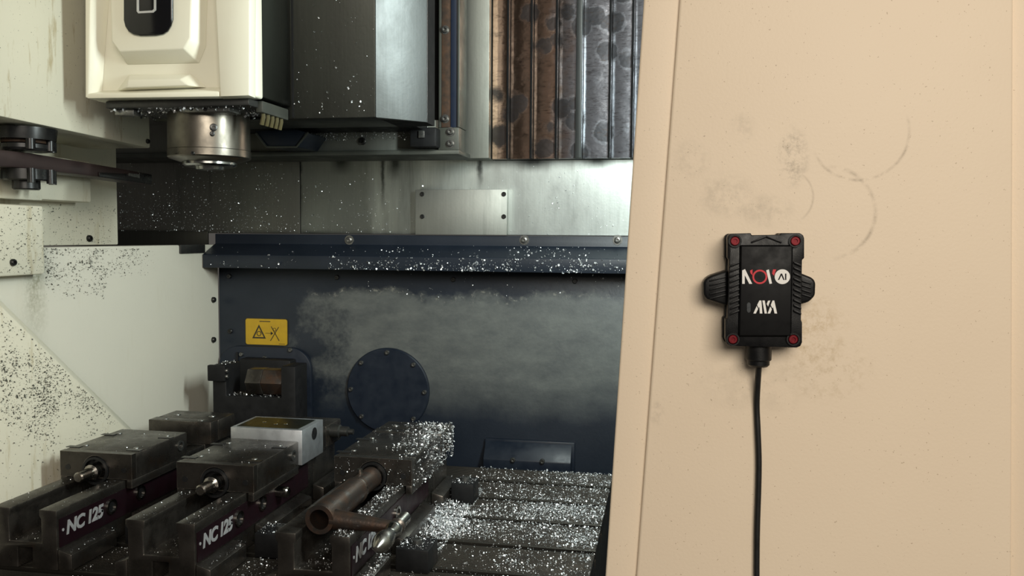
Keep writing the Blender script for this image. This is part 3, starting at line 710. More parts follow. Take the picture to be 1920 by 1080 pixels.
# slat cover
SY = 1.75
sc = thing('slat_cover', (at(1050, 297, 'y', SY).x, SY, at(1050, 297, 'y', SY).z), 'shiny stained vertical slat cover in a steel frame', 'slat cover')
szb = at(1000, 297, 'y', SY).z
MB().box(at(866, 200, 'y', SY).x, at(919, 200, 'y', SY).x, SY-0.012, YB-0.0005, szb, TOP).build('frame', M['steel_frame'], sc, 0.0015)
xs = [921, 955, 999, 1046, 1092, 1146, 1188]
xw = [at(x, 200, 'y', SY).x for x in xs]
pitch = 0.0485
while xw[-1] < 0.15: xw.append(xw[-1]+pitch)
MB().box(xw[0], xw[-1], SY+0.016, YB-0.0005, szb, TOP).build('backing', M['black_paint'], sc)
for i, (a, b_) in enumerate(zip(xw, xw[1:])):
    # every slat overlaps the next: a sheet leaning forward with a rolled lip
    lipw = 0.006 if i != 3 else 0.014
    n_ = 6; A = []
    for k_ in range(n_+1):
        u = k_/n_; A.append((a+0.001+(b_-lipw-a-0.001)*u, SY+0.010-0.006*u-0.0008*math.sin(math.pi*u)))
    A += [(A[-1][0], SY+0.0155), (A[0][0], SY+0.0155)]
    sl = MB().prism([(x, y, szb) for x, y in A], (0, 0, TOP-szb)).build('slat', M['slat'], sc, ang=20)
    MB().prism([(b_-lipw+0.0003, SY+0.0155, szb), (b_-lipw+0.0003, SY-0.004, szb), (b_-0.0022, SY-0.006, szb), (b_-0.0005, SY-0.003, szb), (b_-0.0005, SY+0.0155, szb)], (0, 0, TOP-szb)).build('slat_lip', M['galv'] if i == 3 else M['black_paint'], sl, 0.0006)

# ------------------------------------------------------------------ spindle head
hd = thing('spindle_head', ((hx0+hx1)/2, 1.30, hz-0.12), 'cream spindle head with black badge above the vises', 'spindle head')
def hq(px, py, d=0.0):
    p = at(px, py, 'y', HY); return Vector((p.x, HY+d, p.z))
def V(pts, d): return [hq(x, y, d) for x, y in pts]
dep = 0.022
MB().box(hx0, hx1, HY+dep, HY+0.045, hz, TOP).build('front_cover', M['cream_head'], hd, 0.004, 3)
hx1i = hx1
# raised borders with sloped inner faces
zT = -330
def pillar(nm, outer, inner): MB().loft(V(inner, dep), V(outer, 0)).build(nm, M['cream_head'], hd, 0.0015)
xl_ = 160
def X2(x, y): return (x, y)
L_top = hq(160, zT).z
pillar('left_border', [(160, 183), (159, zT), (178, zT), (166, 183)], [(160, 184), (159, zT), (212, zT), (174, 184)])
pillar('right_border', [(413, 181), (388, zT), (469, zT), (467, 179)], [(404, 182), (374, zT), (469, zT), (467, 180)])
pillar('bottom_border', [(163, 184.5), (163, 176), (410, 172), (410, 181)], [(163, 184.5), (163, 166), (412, 158), (412, 181)])
# raised shield around the badge and the handle ledge
MB().loft(V([(194, zT), (201, 82), (223, 117), (360, 114), (373, 82), (386, zT)], dep), V([(200, zT), (212, 78), (226, 97), (346, 92), (358, 72), (372, zT)], -0.003)).build('shield', M['cream_head'], hd, 0.002, 3)
MB().loft(V([(200, 168), (226, 134), (344, 133), (376, 160)], dep), V([(236, 164), (238, 150), (336, 148), (352, 160)], 0.002)).build('handle_ledge', M['cream_head'], hd, 0.002, 3)
bd = MB()
def rr_px(x0, x1, y0, y1, r):
    return [hq(x, y) for x, y in rrect(x0, x1, y0, y1, r, 8)]
bpts = [(237, zT), (237, 40), (240, 52), (246, 61), (255, 66.5), (268, 69), (297, 68.5), (310, 66), (319, 60), (325, 50), (328.5, 38), (329, zT)]
MB().prism([hq(x, y, -0.0033) for x, y in bpts], (0, -0.005, 0)).build('badge', M['gloss_black'], hd, 0.0025, 3)
fpts = [((263, -60), (263, 24), (266, 28), (294, 26.5), (299, 22), (299, -60)), ((267, -56), (267, 22), (268, 24), (292, 22.5), (295, 20), (295, -56))]
b = MB()
for (A, B) in zip(range(6), [1, 2, 3, 4, 5, 0]):
    b.prism([hq(*fpts[0][A], -0.0085), hq(*fpts[0][B], -0.0085), hq(*fpts[1][B], -0.0085), hq(*fpts[1][A], -0.0085)], (0, -0.0008, 0))
b.build('badge_frame', M['badge_line'], hd)
MB().prism([hq(x, y, -0.0085) for x, y in ((266, -1), (266, 2.5), (296, 1.5), (296, -2))], (0, -0.0008, 0)).build('badge_bar', M['badge_line'], hd)
# sides behind the cream front
MB().box(hx0+0.006, hx1-0.002, HY+0.0455, CYF-0.0005, hz+0.004, TOP).build('side_cover', M['steel_dark'], hd, 0.003)
MB().box(hx0+0.02, hx1-0.012, HY+0.02, CYF-0.001, hz-0.012, hz-0.0005).build('bottom_plate', M['dark_metal'], hd, 0.002)
# lower side rail and coolant hoses on the right edge
ra_, rb_ = Vector((hx1-0.009, HY+0.05, hz-0.012)), Vector((hx1-0.009, CYF-0.01, hz-0.012))
MB().box(hx1-0.016, hx1-0.004, HY+0.05, CYF-0.005, hz-0.019, hz-0.0005).build('side_rail', M['grey_frame'], hd, 0.002)
for k_ in range(5):
    y = HY+0.062+k_*0.016
    MB().tube([(hx1-0.010, y, hz-0.0125), (hx1-0.010, y+0.002, hz-0.024), (hx1-0.014, y+0.004, hz-0.036)], 0.0036, 8).build('coolant_hose', M['hose'], hd)
MB().box(at(215, 200, 'y', HY+0.03).x, at(250, 200, 'y', HY+0.03).x, HY+0.03, HY+0.05, hz-0.022, hz-0.0125).build('sensor_block', M['bolt'], hd, 0.001)
# spindle nose
NY = 1.335
nc = at(392.5, 250, 'y', NY); dpt = (nc-CAM).dot(Fw); nr_ = 74.5/FPX*dpt
zn = at(392.5, 303, 'y', NY-0.02).z
sn = MB().lathe((nc.x, NY, zn), Vector((0, 0, 1)), [(0.0, 0), (0.0, nr_*0.70), (0.006, nr_*0.97), (0.008, nr_), (0.019, nr_), (0.020, nr_*0.99), (0.090, nr_*0.985), (0.092, nr_*0.93), (hz-0.0125-zn, nr_*0.93)], 56).build('spindle_nose', M['spindle'], hd, ang=25)
MB().lathe((nc.x, NY, zn-0.007), Vector((0, 0, 1)), [(0, nr_*0.30), (0.0, nr_*0.60), (0.003, nr_*0.66), (0.0068, nr_*0.66)], 40).build('nose_ring', M['spindle_ring'], sn, ang=25)
MB().lathe((nc.x, NY, zn-0.012), Vector((0, 0, 1)), [(0, nr_*0.20), (0.0, nr_*0.34), (0.0048, nr_*0.36)], 32).build('taper_mouth', M['spindle_ring'], sn, ang=25)
for px, py, r_ in ((402, 238, 0.006), (399, 250, 0.004), (362, 288, 0.003)):
    d_ = (at(px, py, 'y', NY-nr_)-Vector((nc.x, NY, 0))); q = Vector((d_.x, d_.y, 0)).normalized()
    zz = at(px, py, 'y', NY-nr_*0.9).z
    MB().lathe(Vector((nc.x, NY, zz))+q*(nr_*0.975), q, [(0, r_), (0.004, r_), (0.0045, r_*0.8), (0.0045, r_*0.4), (0.002, r_*0.4), (0.002, 0)], 14).build('nose_screw', M['screw'], sn)
u0, u1 = at(341, 211, 'y', NY-nr_-0.012), at(430, 194, 'y', NY-nr_-0.012)
kb = MB().box(u0.x, u1.x, NY-nr_-0.012, NY-nr_*0.6, u0.z, u1.z).build('key_bracket', M['bolt'], hd, 0.002)
for px, py in ((358, 204), (385, 205)):
    MB().lathe(at(px, py, 'y', NY-nr_-0.0121), Vector((0, -1, 0)), [(0, 0.0032), (0.0008, 0.0032)], 12).build('hole', M['black'], kb)

# ------------------------------------------------------------------ tool changer at the left
XA = -0.955
e = at(282, 278, 'x', XA); f0 = at(0, 218, 'x', XA)
tc = thing('tool_changer_cover', (XA-0.03, 1.25, e.z), 'cream tool changer cover with coolant stains left of the spindle head', 'cover')
sl_ = (f0.z-e.z)/(f0.y-e.y); zf_ = e.z+sl_*(0.93-e.y)
MB().prism([(XA, 0.93, zf_), (XA, e.y, e.z), (XA, e.y, TOP), (XA, 0.93, TOP)], (-0.1345, 0, 0)).build('cover_body', M['cream_stained'], tc, 0.003)
cap_screw(tc, at(276, 265, 'x', XA), (1, 0, 0), 0.0045, 0.004, M['screw'])
# bracket box under the cover
b0, b1 = at(172, 380, 'x', -1.045), at(20, 330, 'x', -1.045)
br = thing('bracket_box', (-1.04, b0.y-0.1, b0.z), 'cream bracket box under the tool changer arm', 'box')
MB().box(WU+0.0005, -1.045, 1.0, b0.y, b0.z, at(150, 300, 'x', -1.045).z).build('box_body', M['cream'], br, 0.004)
p0, p1 = at(0, 372, 'x', -1.035), at(80, 352, 'x', -1.035)
MB().box(-1.0445, -1.035, 1.0, p1.y, p0.z, p1.z+0.01).build('ledge', M['cream'], br, 0.003)
cap_screw(br, at(177-12, 312, 'x', -1.0448), (1, 0, 0), 0.0055, 0.004, M['screw'])
# guard box below
b0, b1 = at(85, 514, 'x', -0.985), at(85, 386, 'x', -0.985)
gb = thing('guard_box', (-1.0, b0.y-0.1, b0.z), 'cream guard box with one screw, lowest box on the side wall', 'box')
MB().box(WU+0.0005, -0.985, 0.95, b0.y, b0.z, b1.z).build('box_body', M['cream'], gb, 0.004)
cap_screw(gb, at(23, 492, 'x', -0.985), (1, 0, 0), 0.0055, 0.005, M['screw'])
# swing arm
AX = -0.985
ta = thing('swing_arm', (AX, 1.2, at(55, 350, 'x', AX).z), 'brown black tool changer arm reaching towards the spindle', 'tool arm')
up_ = [(-60, 274), (57, 287), (220, 315), (285, 327)]; lo_ = [(285, 346), (187, 332), (57, 316), (-60, 308)]
MB().prism([at(x, y, 'x', AX) for x, y in up_+lo_], (-0.042, 0, 0)).build('arm', M['arm_brown'], ta, 0.002)
MB().prism([at(x, y, 'x', AX+0.0032) for x, y in ((187, 323), (187, 332), (285, 346), (285, 327.5), (262, 323.5), (262, 329), (240, 326))], (-0.003, 0, 0)).build('gripper_jaw', M['black'], ta, 0.001)
MB().prism([at(x, y, 'x', AX+0.0045) for x, y in ((242, 325), (242, 330), (262, 334), (262, 327))], (-0.001, 0, 0)).build('gripper_pad', M['bolt'], ta)
hc = at(48, 300, 'x', AX-0.012)
def ax_z(py): return at(48, py, 'x', AX-0.012).z
hb_top = e.z+0.0005; hb0 = ax_z(284)
zc = e.z+sl_*(hc.y-e.y)-0.003
MB().lathe((hc.x, hc.y, hb0), Vector((0, 0, 1)), [(0, 0.034), (0.004, 0.036), (0.010, 0.036), (0.012, 0.030), (0.017, 0.030), (0.017, 0.044), (zc-hb0-0.001, 0.046), (zc-hb0, 0.046), (zc-hb0, 0.02)], 36).build('upper_hub', M['black'], ta, ang=25)
MB().ring((hc.x, hc.y, hb0+0.0122), (0, 0, 1), 0.0335, 0.0302, 0.0045, 32).build('rust_ring', M['rail'], ta)
MB().lathe((hc.x, hc.y, ax_z(356)), Vector((0, 0, 1)), [(0, 0.0), (0, 0.018), (0.002, 0.020), (0.014, 0.020), (0.014, 0.032), (0.016, 0.034), (ax_z(318)-ax_z(356), 0.034), (ax_z(318)-ax_z(356), 0.02)], 36).build('lower_hub', M['black'], ta, ang=25)
for dx_, dy_ in ((0.030, -0.025), (0.034, 0.012), (0.02, 0.034)):
    MB().lathe((hc.x+dx_, hc.y+dy_, ax_z(344)), Vector((0, 0, 1)), [(0, 0), (0, 0.006), (0.022, 0.006), (0.022, 0)], 14).build('hub_bolt', M['black'], ta)
    MB().lathe((hc.x+dx_, hc.y+dy_, ax_z(284)+0.001), Vector((0, 0, 1)), [(0, 0), (0, 0.007), (0.016, 0.007), (0.016, 0)], 14).build('hub_pin', M['black'], ta)

# sloping chip chute at the lower left
CX = WL+0.03
A_, B_ = at(0, 572, 'x', CX), at(240, 806, 'x', CX)
sl_ = (B_.z-A_.z)/(B_.y-A_.y)
y_hi, y_lo = A_.y-0.03, B_.y+0.06
ch = MB().loft([(WL+0.0005, y_hi, A_.z+sl_*(y_hi-A_.y)+0.034), (WL+0.0005, y_lo, A_.z+sl_*(y_lo-A_.y)+0.034), (WL+0.0005, y_lo, 0.55), (WL+0.0005, y_hi, 0.55)],
               [(CX, y_hi, A_.z+sl_*(y_hi-A_.y)), (CX, y_lo, A_.z+sl_*(y_lo-A_.y)), (CX, y_lo, 0.55), (CX, y_hi, 0.55)])
tag(ch.build('chip_chute', M['cream'], None, 0.003), 'cream sloping chute sheet peppered with chips behind the left vise', 'chute')

# ------------------------------------------------------------------ sensor box on the door
BY = 0.862
def dq(px, py, y=BY): 
    p = at(px, py, 'y', BY); return Vector((p.x, y, p.z))
sb = thing('sensor_box', dq(1432, 651, DY), 'black plastic sensor box with red screws and lettering on the door', 'sensor')
out = [(1371, 438), (1408, 437), (1409, 441), (1463, 440), (1464, 437), (1500, 437), (1506, 441), (1508, 447), (1508, 484), (1504, 487), (1502, 600), (1504, 605), (1504, 642), (1501, 649), (1494, 652), (1370, 649), (1363, 645), (1360, 637), (1360, 600), (1364, 597), (1367, 487), (1364, 483), (1364, 446), (1366, 441)]
MB().prism([dq(x, y) for x, y in out], (0, 0.0225, 0)).build('lid', M['plastic'], sb, 0.0012, 2)
out2 = [(x-3 if x < 1430 else x-1, y) for x, y in out]
MB().prism([dq(x, y, BY+0.0228) for x, y in out2], (0, DY-0.0004-BY-0.0228, 0)).build('base', M['plastic'], sb, 0.0012, 2)
cp = MB().loft([dq(x, y, BY-0.0001) for x, y in ((1386, 459), (1487, 459), (1484, 632), (1383, 632))], [dq(x, y, BY-0.003) for x, y in ((1390, 462), (1484, 462), (1481, 628), (1387, 628))]).build('front_panel', M['plastic_flat'], sb, 0.0005)
for k_ in range(10):
    y = 492+k_*10
    MB().prism([dq(x, y_, BY-0.0001) for x, y_ in ((1368, y+5), (1386, y-2), (1386, y+2), (1368, y+9))], (0, -0.0022, 0)).build('rib', M['plastic'], sb, 0.0004)
    MB().prism([dq(x, y_, BY-0.0001) for x, y_ in ((1488, y-2), (1502, y+4), (1502, y+8), (1488, y+2))], (0, -0.0022, 0)).build('rib', M['plastic'], sb, 0.0004)
for pts in (((1408, 453), (1436, 441), (1437, 445), (1409, 456)), ((1436, 441), (1466, 453), (1465, 456), (1436, 445))):
    MB().prism([dq(x, y, BY-0.0001) for x, y in pts], (0, -0.0018, 0)).build('chevron_bar', M['plastic'], sb, 0.0004)
for px, py in ((1378, 452), (1491, 452), (1374, 636), (1487, 636)):
    p = dq(px, py, BY-0.0001); r_ = 7.6/FPX*0.93
    MB().ring(p, (0, -1, 0), r_*1.45, r_*1.12, 0.002, 24).build('screw_collar', M['plastic'], sb)
    MB().lathe(p, Vector((0, -1, 0)), [(0, r_), (0.0015, r_), (0.0021, r_*0.85), (0.0021, r_*0.5), (0.0006, r_*0.5), (0.0006, 0)], 20).build('screw', M['red_screw'], sb)
for pts, rows in ((((1366, 507), (1334, 517), (1323, 523), (1319, 531), (1319, 553), (1325, 563), (1366, 576)), ((1328, 1362),)), (((1502, 512), (1527, 522), (1533, 530), (1532, 556), (1520, 568), (1502, 573)), ((1503, 1524),))):
    er = MB().prism([dq(x, y, BY+0.010) for x, y in pts], (0, 0.0248, 0)).build('mounting_ear', M['plastic'], sb, 0.003, 3)
    x0, x1 = rows[0]
    for k_ in range(5 if x0 < 1430 else 4):
        y = 524+k_*8.5; dl = -0.22 if x0 < 1430 else 0.25
        MB().prism([dq(x, y_, BY+0.0099) for x, y_ in ((x0+3, y+2-(0 if dl > 0 else 0)), (x1, y+2+dl*(x1-x0)), (x1, y+5+dl*(x1-x0)), (x0+3, y+5))], (0, -0.0015, 0)).build('grip_rib', M['plastic'], er, 0.0003)
gz = dq(1426, 653); rg = 22/FPX*0.93
gl = MB().lathe((gz.x, BY+0.0175, gz.z+0.004), Vector((0, 0, -1)), [(0, rg), (0.0170, rg), (0.018, rg*0.95), (0.0185, rg*0.86), (0.0225, rg*0.86), (0.0245, rg*0.7), (0.0245, 0.0031)], 24).build('cable_gland', M['plastic'], sb, ang=25)
LY = BY-0.0031
def z5(x, y): return dq(1280+x/3.375, 400+y/3.375, LY)
def flat(name, pts, mt, d=0.0003): return MB().prism([z5(x, y)-Vector((0, 0, 0)) for x, y in pts], (0, -d, 0)).build(name, mt, cp)
flat('letter_n', [(375, 445), (375, 360), (393, 352), (438, 445), (419, 445), (391, 390), (391, 445)], M['white_print'])
flat('letter_tick', [(424, 362), (440, 354), (440, 392), (427, 378)], M['red_print'])
u_ = (z5(100, 0)-z5(0, 0)).x/100
MB().ring(z5(486, 401), (0, -1, 0), 46*u_, 35*u_, 0.0003, 36).build('letter_o', M['red_print'], cp)
flat('letter_v', [(526, 360), (543, 354), (563, 443), (547, 445)], M['white_print'])
flat('letter_tick', [(569, 354), (589, 354), (575, 394), (563, 380)], M['red_print'])
MB().lathe(z5(628, 400), Vector((0, -1, 0)), [(0, 47*u_), (0.0003, 47*u_)], 40).build('letter_disc', M['white_print'], cp)
LY -= 0.0003
flat('letter_a', [(600, 420), (618, 380), (626, 380), (642, 420), (634, 420), (622, 391), (608, 420)], M['plastic_flat'])
flat('letter_i', [(645, 380), (653, 380), (653, 420), (645, 420)], M['plastic_flat'])
LY += 0.0003
flat('letter_a', [(469, 578), (483, 550), (496, 550), (502, 632), (486, 632), (483, 590), (478, 597)], M['white_print'])
flat('letter_foot', [(445, 632), (461, 632), (475, 603), (466, 585)], M['white_print'])
flat('letter_v', [(502, 550), (517, 550), (531, 632), (516, 632)], M['white_print'])
flat('letter_tick', [(537, 552), (552, 550), (538, 588), (529, 572)], M['white_print'])
flat('letter_a', [(555, 578), (566, 550), (577, 550), (595, 632), (579, 632), (569, 592), (564, 598)], M['white_print'])
flat('letter_foot', [(535, 632), (551, 632), (562, 606), (552, 588)], M['white_print'])
flat('light_window', [(405, 572), (411, 563), (422, 563), (428, 572), (428, 616), (422, 626), (411, 626), (405, 616)], M['grey_print'])
# cable
cb = [(1426.5, 688), (1426, 720), (1425, 770), (1427, 820), (1429, 880), (1428, 940), (1426, 1000), (1425, 1060), (1425, 1150), (1428, 1300), (1430, 1480)]
pts = [dq(x, y, BY+0.0175 if i == 0 else min(DY-0.0036, BY+0.0175+0.007*i)) for i, (x, y) in enumerate(cb)]
P2 = []
for i in range(len(pts)-1):
    a, b_, c_, d_ = pts[max(i-1, 0)], pts[i], pts[i+1], pts[min(i+2, len(pts)-1)]
    for k_ in range(6):
        t_ = k_/6; P2.append(0.5*((2*b_)+(c_-a)*t_+(2*a-5*b_+4*c_-d_)*t_**2+(3*b_-a-3*c_+d_)*t_**3))
P2.append(pts[-1])
tag(MB().tube(P2, 0.0030, 12).build('sensor_cable', M['cable']), 'black cable hanging from the sensor box down the door', 'cable')

# ------------------------------------------------------------------ metal chips
nrng = np.random.default_rng(11)
def chips(name, pts, nrm, smin, smax, mt, label, spread=0.8, parent=None, flat=0.0):
    """every chip a small bent flake: 2 x 2 quads; pts: (n,3), nrm: (n,3)"""
    pts = np.asarray(pts, float); nrm = np.asarray(nrm, float)
    n = len(pts)
    s = nrng.uniform(0, 1, n)**2.2*(smax-smin)+smin
    a = nrng.normal(size=(n, 3)); a -= (a*nrm).sum(1, keepdims=True)*nrm*(1-spread); a /= np.linalg.norm(a, axis=1, keepdims=True)
    b = nrng.normal(size=(n, 3)); b -= (b*nrm).sum(1, keepdims=True)*nrm*(1-spread); b -= (b*a).sum(1, keepdims=True)*a; b /= np.linalg.norm(b, axis=1, keepdims=True)
    c = np.cross(a, b)
    ln = s*nrng.uniform(0.6, 1.3, n); wd = s*nrng.uniform(0.3, 0.8, n); bend = s*nrng.uniform(0.1, 0.5, n)
    V_ = np.empty((n, 6, 3))
    for i, (u, v, h) in enumerate(((-.5, -.5, 0), (-.5, .5, 0), (0, -.5, 1), (0, .5, 1), (.5, -.5, 0), (.5, .5, 0))):
        V_[:, i] = a*(u*ln)[:, None] + b*(v*wd)[:, None] + c*(h*bend)[:, None]
    low = (V_*nrm[:, None, :]).sum(2).min(1)
    V_ += (pts + nrm*(-low+s*0.0+0.0001)[:, None])[:, None, :]
    base = np.arange(n)[:, None]*6
    F = np.concatenate([base+np.array([[0, 1, 3, 2]]), base+np.array([[2, 3, 5, 4]])], 1).reshape(-1, 4)
    me = bpy.data.meshes.new(name)
    me.vertices.add(n*6); me.vertices.foreach_set('co', V_.reshape(-1))
    me.loops.add(len(F)*4); me.loops.foreach_set('vertex_index', F.reshape(-1).astype(np.int32))
    me.polygons.add(len(F)); me.polygons.foreach_set('loop_start', np.arange(0, len(F)*4, 4, dtype=np.int32))
    me.update(calc_edges=True); me.validate()
    if mt: me.materials.append(mt)
    o = bpy.data.objects.new(name, me); C.objects.link(o)
    if parent is None: tag(o, label, 'metal chips', None, 'stuff')
    return o
def nz(x, y, f, s=0.0): return noise.noise(Vector((x*f, y*f, s)))*0.5+0.5
def scatter(n, x0, x1, y0, y1, dens, tries=14):
    out = []
    for _ in range(n*tries):
        x, y = rng.uniform(x0, x1), rng.uniform(y0, y1)
        if rng.random() < dens(x, y):
            out.append((x, y))
            if len(out) >= n: break
    return np.array(out)
up = (0, 0, 1)
def N(p, v): return np.tile(np.array(v, float), (len(p), 1))
def slot_dist(y): return min(abs(y-s_) for s_ in slots)

# on the open table right of the third vise
def dn(x, y):
    if slot_dist(y) < 0.0075: return 0.04
    if -0.366 < x < -0.318 and (1.118 < y < 1.168 or 1.43 < y < 1.475): return 0
    d = 0.16+0.6*max(0, nz(x, y, 9, 3)-0.35)
    t = (x+0.37)/0.27
    d *= 0.35+0.9*t
    if 1.28 < y < 1.50: d *= 2.2
    if y > 1.50: d *= 1.2
    pile = math.exp(-((x+0.34)/0.05)**2-((y-1.33)/0.07)**2); d += pile*0.9
    d += 0.7*math.exp(-((x+0.20)/0.07)**2-((y-1.42)/0.05)**2)*0.6
    if y < 1.26 and x < -0.24: d *= 0.4
    return min(d, 1)
p = scatter(13500, -0.371, TX1, ty0+0.01, ty1, dn)
chips('table_chips', np.c_[p, np.full(len(p), TZ)+nrng.uniform(0, 0.0015, len(p))], N(p, up), 0.0009, 0.0036, M['chips'], 'silver aluminium chips scattered over the open end of the table')
# heaped along the side of the third vise
p = scatter(4200, -0.392, -0.325, 1.19, 1.53, lambda x, y: (0.9 if 1.25 < y < 1.38 else 0.35)*nz(x, y, 16, 5)*1.4*(1 if slot_dist(y) > 0.004 else .3))
hgt = np.array([TZ+max(0.001, 0.026*math.exp(-((x+0.385)/0.03)**2)*nz(x, y, 22, 1)*1.6) for x, y in p])
chips('chip_heap', np.c_[p, hgt*nrng.uniform(0.0, 1.0, len(p))+TZ*(1-nrng.uniform(0, 1, len(p)))*0+np.where(True, 0, 0)] if False else np.c_[p, TZ+(hgt-TZ)*nrng.uniform(0.1, 1.0, len(p))], N(p, up), 0.0010, 0.0040, M['chips'], 'heap of bright chips along the foot of the crank vise')
# on top and side of the third vise
X3, Y3 = -0.442, 1.012
def dtop(x, y):
    t = (x-(X3-0.0625))/0.125
    lim = 0.62-0.35*(y-Y3-0.23)/0.25
    v = max(0.0, t-lim-0.35*(nz(x, y, 30, 2)-0.5))*2.2*(0.2+1.6*max(0, nz(x, y, 26, 8)-0.3))
    return min(1, v+0.010)
p = scatter(850, X3-0.0615, X3+0.0615, Y3+0.232, Y3+0.485, dtop, 30)
chips('vise_top_chips', np.c_[p, np.full(len(p), TZ+0.1265)], N(p, up), 0.0009, 0.0042, M['chips'], 'chips piled on the jaws of the crank vise')
p = scatter(560, Y3+0.235, Y3+0.485, TZ+0.072, TZ+0.126, lambda y, z: (0.2+((y-Y3-0.235)/0.27))*0.5*nz(y, z, 40, 4)*1.4, 30)
chips('vise_side_chips', np.c_[np.full(len(p), X3+0.0627), p], N(p, (1, 0, 0)), 0.0009, 0.0038, M['chips'], 'chips clinging to the right side of the crank vise')
p = scatter(520, X3+0.024, X3+0.050, Y3+0.0, Y3+0.226, lambda x, y: 0.15+0.8*max(0, nz(x, y, 25, 6)-0.3), 30)
chips('vise_rail_chips', np.c_[p, np.full(len(p), TZ+0.0850)], N(p, up), 0.0008, 0.0036, M['chips'], 'chips on the rail under the crank')
p = scatter(260, X3-0.020, X3+0.022, Y3, Y3+0.22, lambda x, y: nz(x, y, 25, 6)*0.5, 30)
chips('vise_bed_chips', np.c_[p, np.full(len(p), TZ+0.0383)], N(p, up), 0.0007, 0.0030, M['chips'], 'chips lying in the bed of the crank vise')
p = scatter(420, X3+0.0508, X3+0.0715, Y3+0.0, Y3+0.104, lambda x, y: 0.3+0.7*nz(x, y, 25, 9), 30)
chips('vise_foot_chips', np.c_[p, np.full(len(p), TZ+0.0262)], N(p, up), 0.0008, 0.0036, M['chips'], 'chips on the foot flange below the crank grip')
p = scatter(70, X3-0.060, X3+0.060, TZ+0.087, TZ+0.125, lambda x, z: 0.5 if math.hypot(x-X3, z-TZ-0.0975) > 0.024 else 0, 30)
chips('vise_front_chips', np.c_[p[:, 0], np.full(len(p), Y3+0.2275), p[:, 1]], N(p, (0, -1, 0)), 0.0006, 0.0024, M['chips'], 'few chips stuck on the front of the crank vise jaw')
# clamp blocks
for (x0, x1, y0, y1, h, n_, lb) in ((-0.584, -0.520, 1.130, 1.176, 0.036, 200, 'chips on the clamp block between the middle and crank vise'), (-0.366, -0.318, 1.118, 1.168, 0.034, 160, 'chips on the clamp block under the crank grip'), (-0.366, -0.326, 1.430, 1.475, 0.036, 130, 'chips on the farther clamp block right of the crank vise')):
    p = scatter(n_, x0+0.001, x1-0.001, y0+0.001, y1-0.001, lambda x, y: 0.2+0.7*nz(x, y, 40, 2), 30)
    chips('clamp_chips', np.c_[p, np.full(len(p), TZ+h+0.0002)], N(p, up), 0.0007, 0.0032, M['chips'], lb)
# sparse chips on the first two vises
for xv, yv, jw, nm, nn in ((-0.877, 1.030, 0.152, 'left', 0.45), (-0.661, 1.018, 0.141, 'middle', 0.7)):
    p = scatter(int(40*nn), xv-0.06, xv+0.06, yv+jw+0.005, yv+jw+0.15, lambda x, y: 0.5*nz(x, y, 20, 2), 30)
    q = scatter(int(90*nn), xv+0.025, xv+0.049, yv+0.002, yv+jw-0.004, lambda x, y: 0.15+0.8*max(0, nz(x, y, 25, 3)-0.35)*(0.4+(y-yv)*8), 30)
    r_ = scatter(int(60*nn), xv-0.0495, xv-0.025, yv+0.002, yv+jw-0.004, lambda x, y: 0.15+0.5*max(0, nz(x, y, 25, 3)-0.35), 30)
    g_ = scatter(int(150*nn), xv+0.051, xv+0.0715, yv+0.0, yv+0.104, lambda x, y: 0.8*nz(x, y, 30, 1), 30)
    k_ = scatter(int(160*nn), xv-0.022, xv+0.022, yv, yv+jw-0.005, lambda x, y: 0.8*nz(x, y, 30, 1), 30)
    zz = [TZ+0.1263, TZ+0.085, TZ+0.085, TZ+0.0262, TZ+0.0383]
    allp = np.concatenate([np.c_[a, np.full(len(a), z)] for a, z in zip((p, q, r_, g_, k_), zz)])
    chips('sparse_vise_chips', allp, N(allp, up), 0.0005, 0.0021, M['chips'], 'few chips sprinkled on the %s vise' % nm)
# table strips between the vises
def between(x, y):
    if slot_dist(y) < 0.0075: return 0
    return 0.6*max(0, nz(x, y, 18, 7)-0.3)
pa_ = scatter(260, -0.80, -0.738, ty0+0.01, 1.185, between, 30); pb_ = scatter(420, -0.585, -0.516, ty0+0.01, 1.13, between, 30)
allp = np.concatenate([np.c_[a, np.full(len(a), TZ)] for a in (pa_, pb_)])
chips('strip_chips', allp, N(allp, up), 0.0006, 0.0026, M['chips'], 'chips on the table strips between the vises')
# drip rail
def dl(x, z, hot): return min(1, (0.05+0.8*max(0, nz(x, z, 14, 2)-0.42))*(0.08 if x < -0.72 else 0.5 if x < -0.6 else 1.0)*hot)
xe = 0.0
p = scatter(900, rx0+0.01, xe, zr[3]+0.001, zr[2], lambda x, z: dl(x, z, 2.2*(1.0-0.75*(z-zr[3])/(zr[2]-zr[3]))), 40)
q = scatter(230, rx0+0.01, xe, zr[2], zr[1], lambda x, z: dl(x, z, 0.6), 40)
allp = np.concatenate([np.c_[p[:, 0], np.full(len(p), YB-0.0703), p[:, 1]], np.c_[q[:, 0], (YB-0.0163-0.054*(zr[1]-q[:, 1])/(zr[1]-zr[2])), q[:, 1]]])
chips('drip_rail_chips', allp, N(allp, (0, -1, 0)), 0.0010, 0.0052, M['chips'], 'chips stuck along the dark blue drip rail')
p = scatter(90, -0.66, xe, at(900, 560, 'y', YB).z, zr[3]-0.005, lambda x, z: 0.5*max(0, nz(x, z, 25, 2)-0.4), 60)
chips('back_sheet_chips', np.c_[p[:, 0], np.full(len(p), YB-0.0002), p[:, 1]], N(p, (0, -1, 0)), 0.0008, 0.0036, M['chips'], 'chips on the blue back sheet below the drip rail')
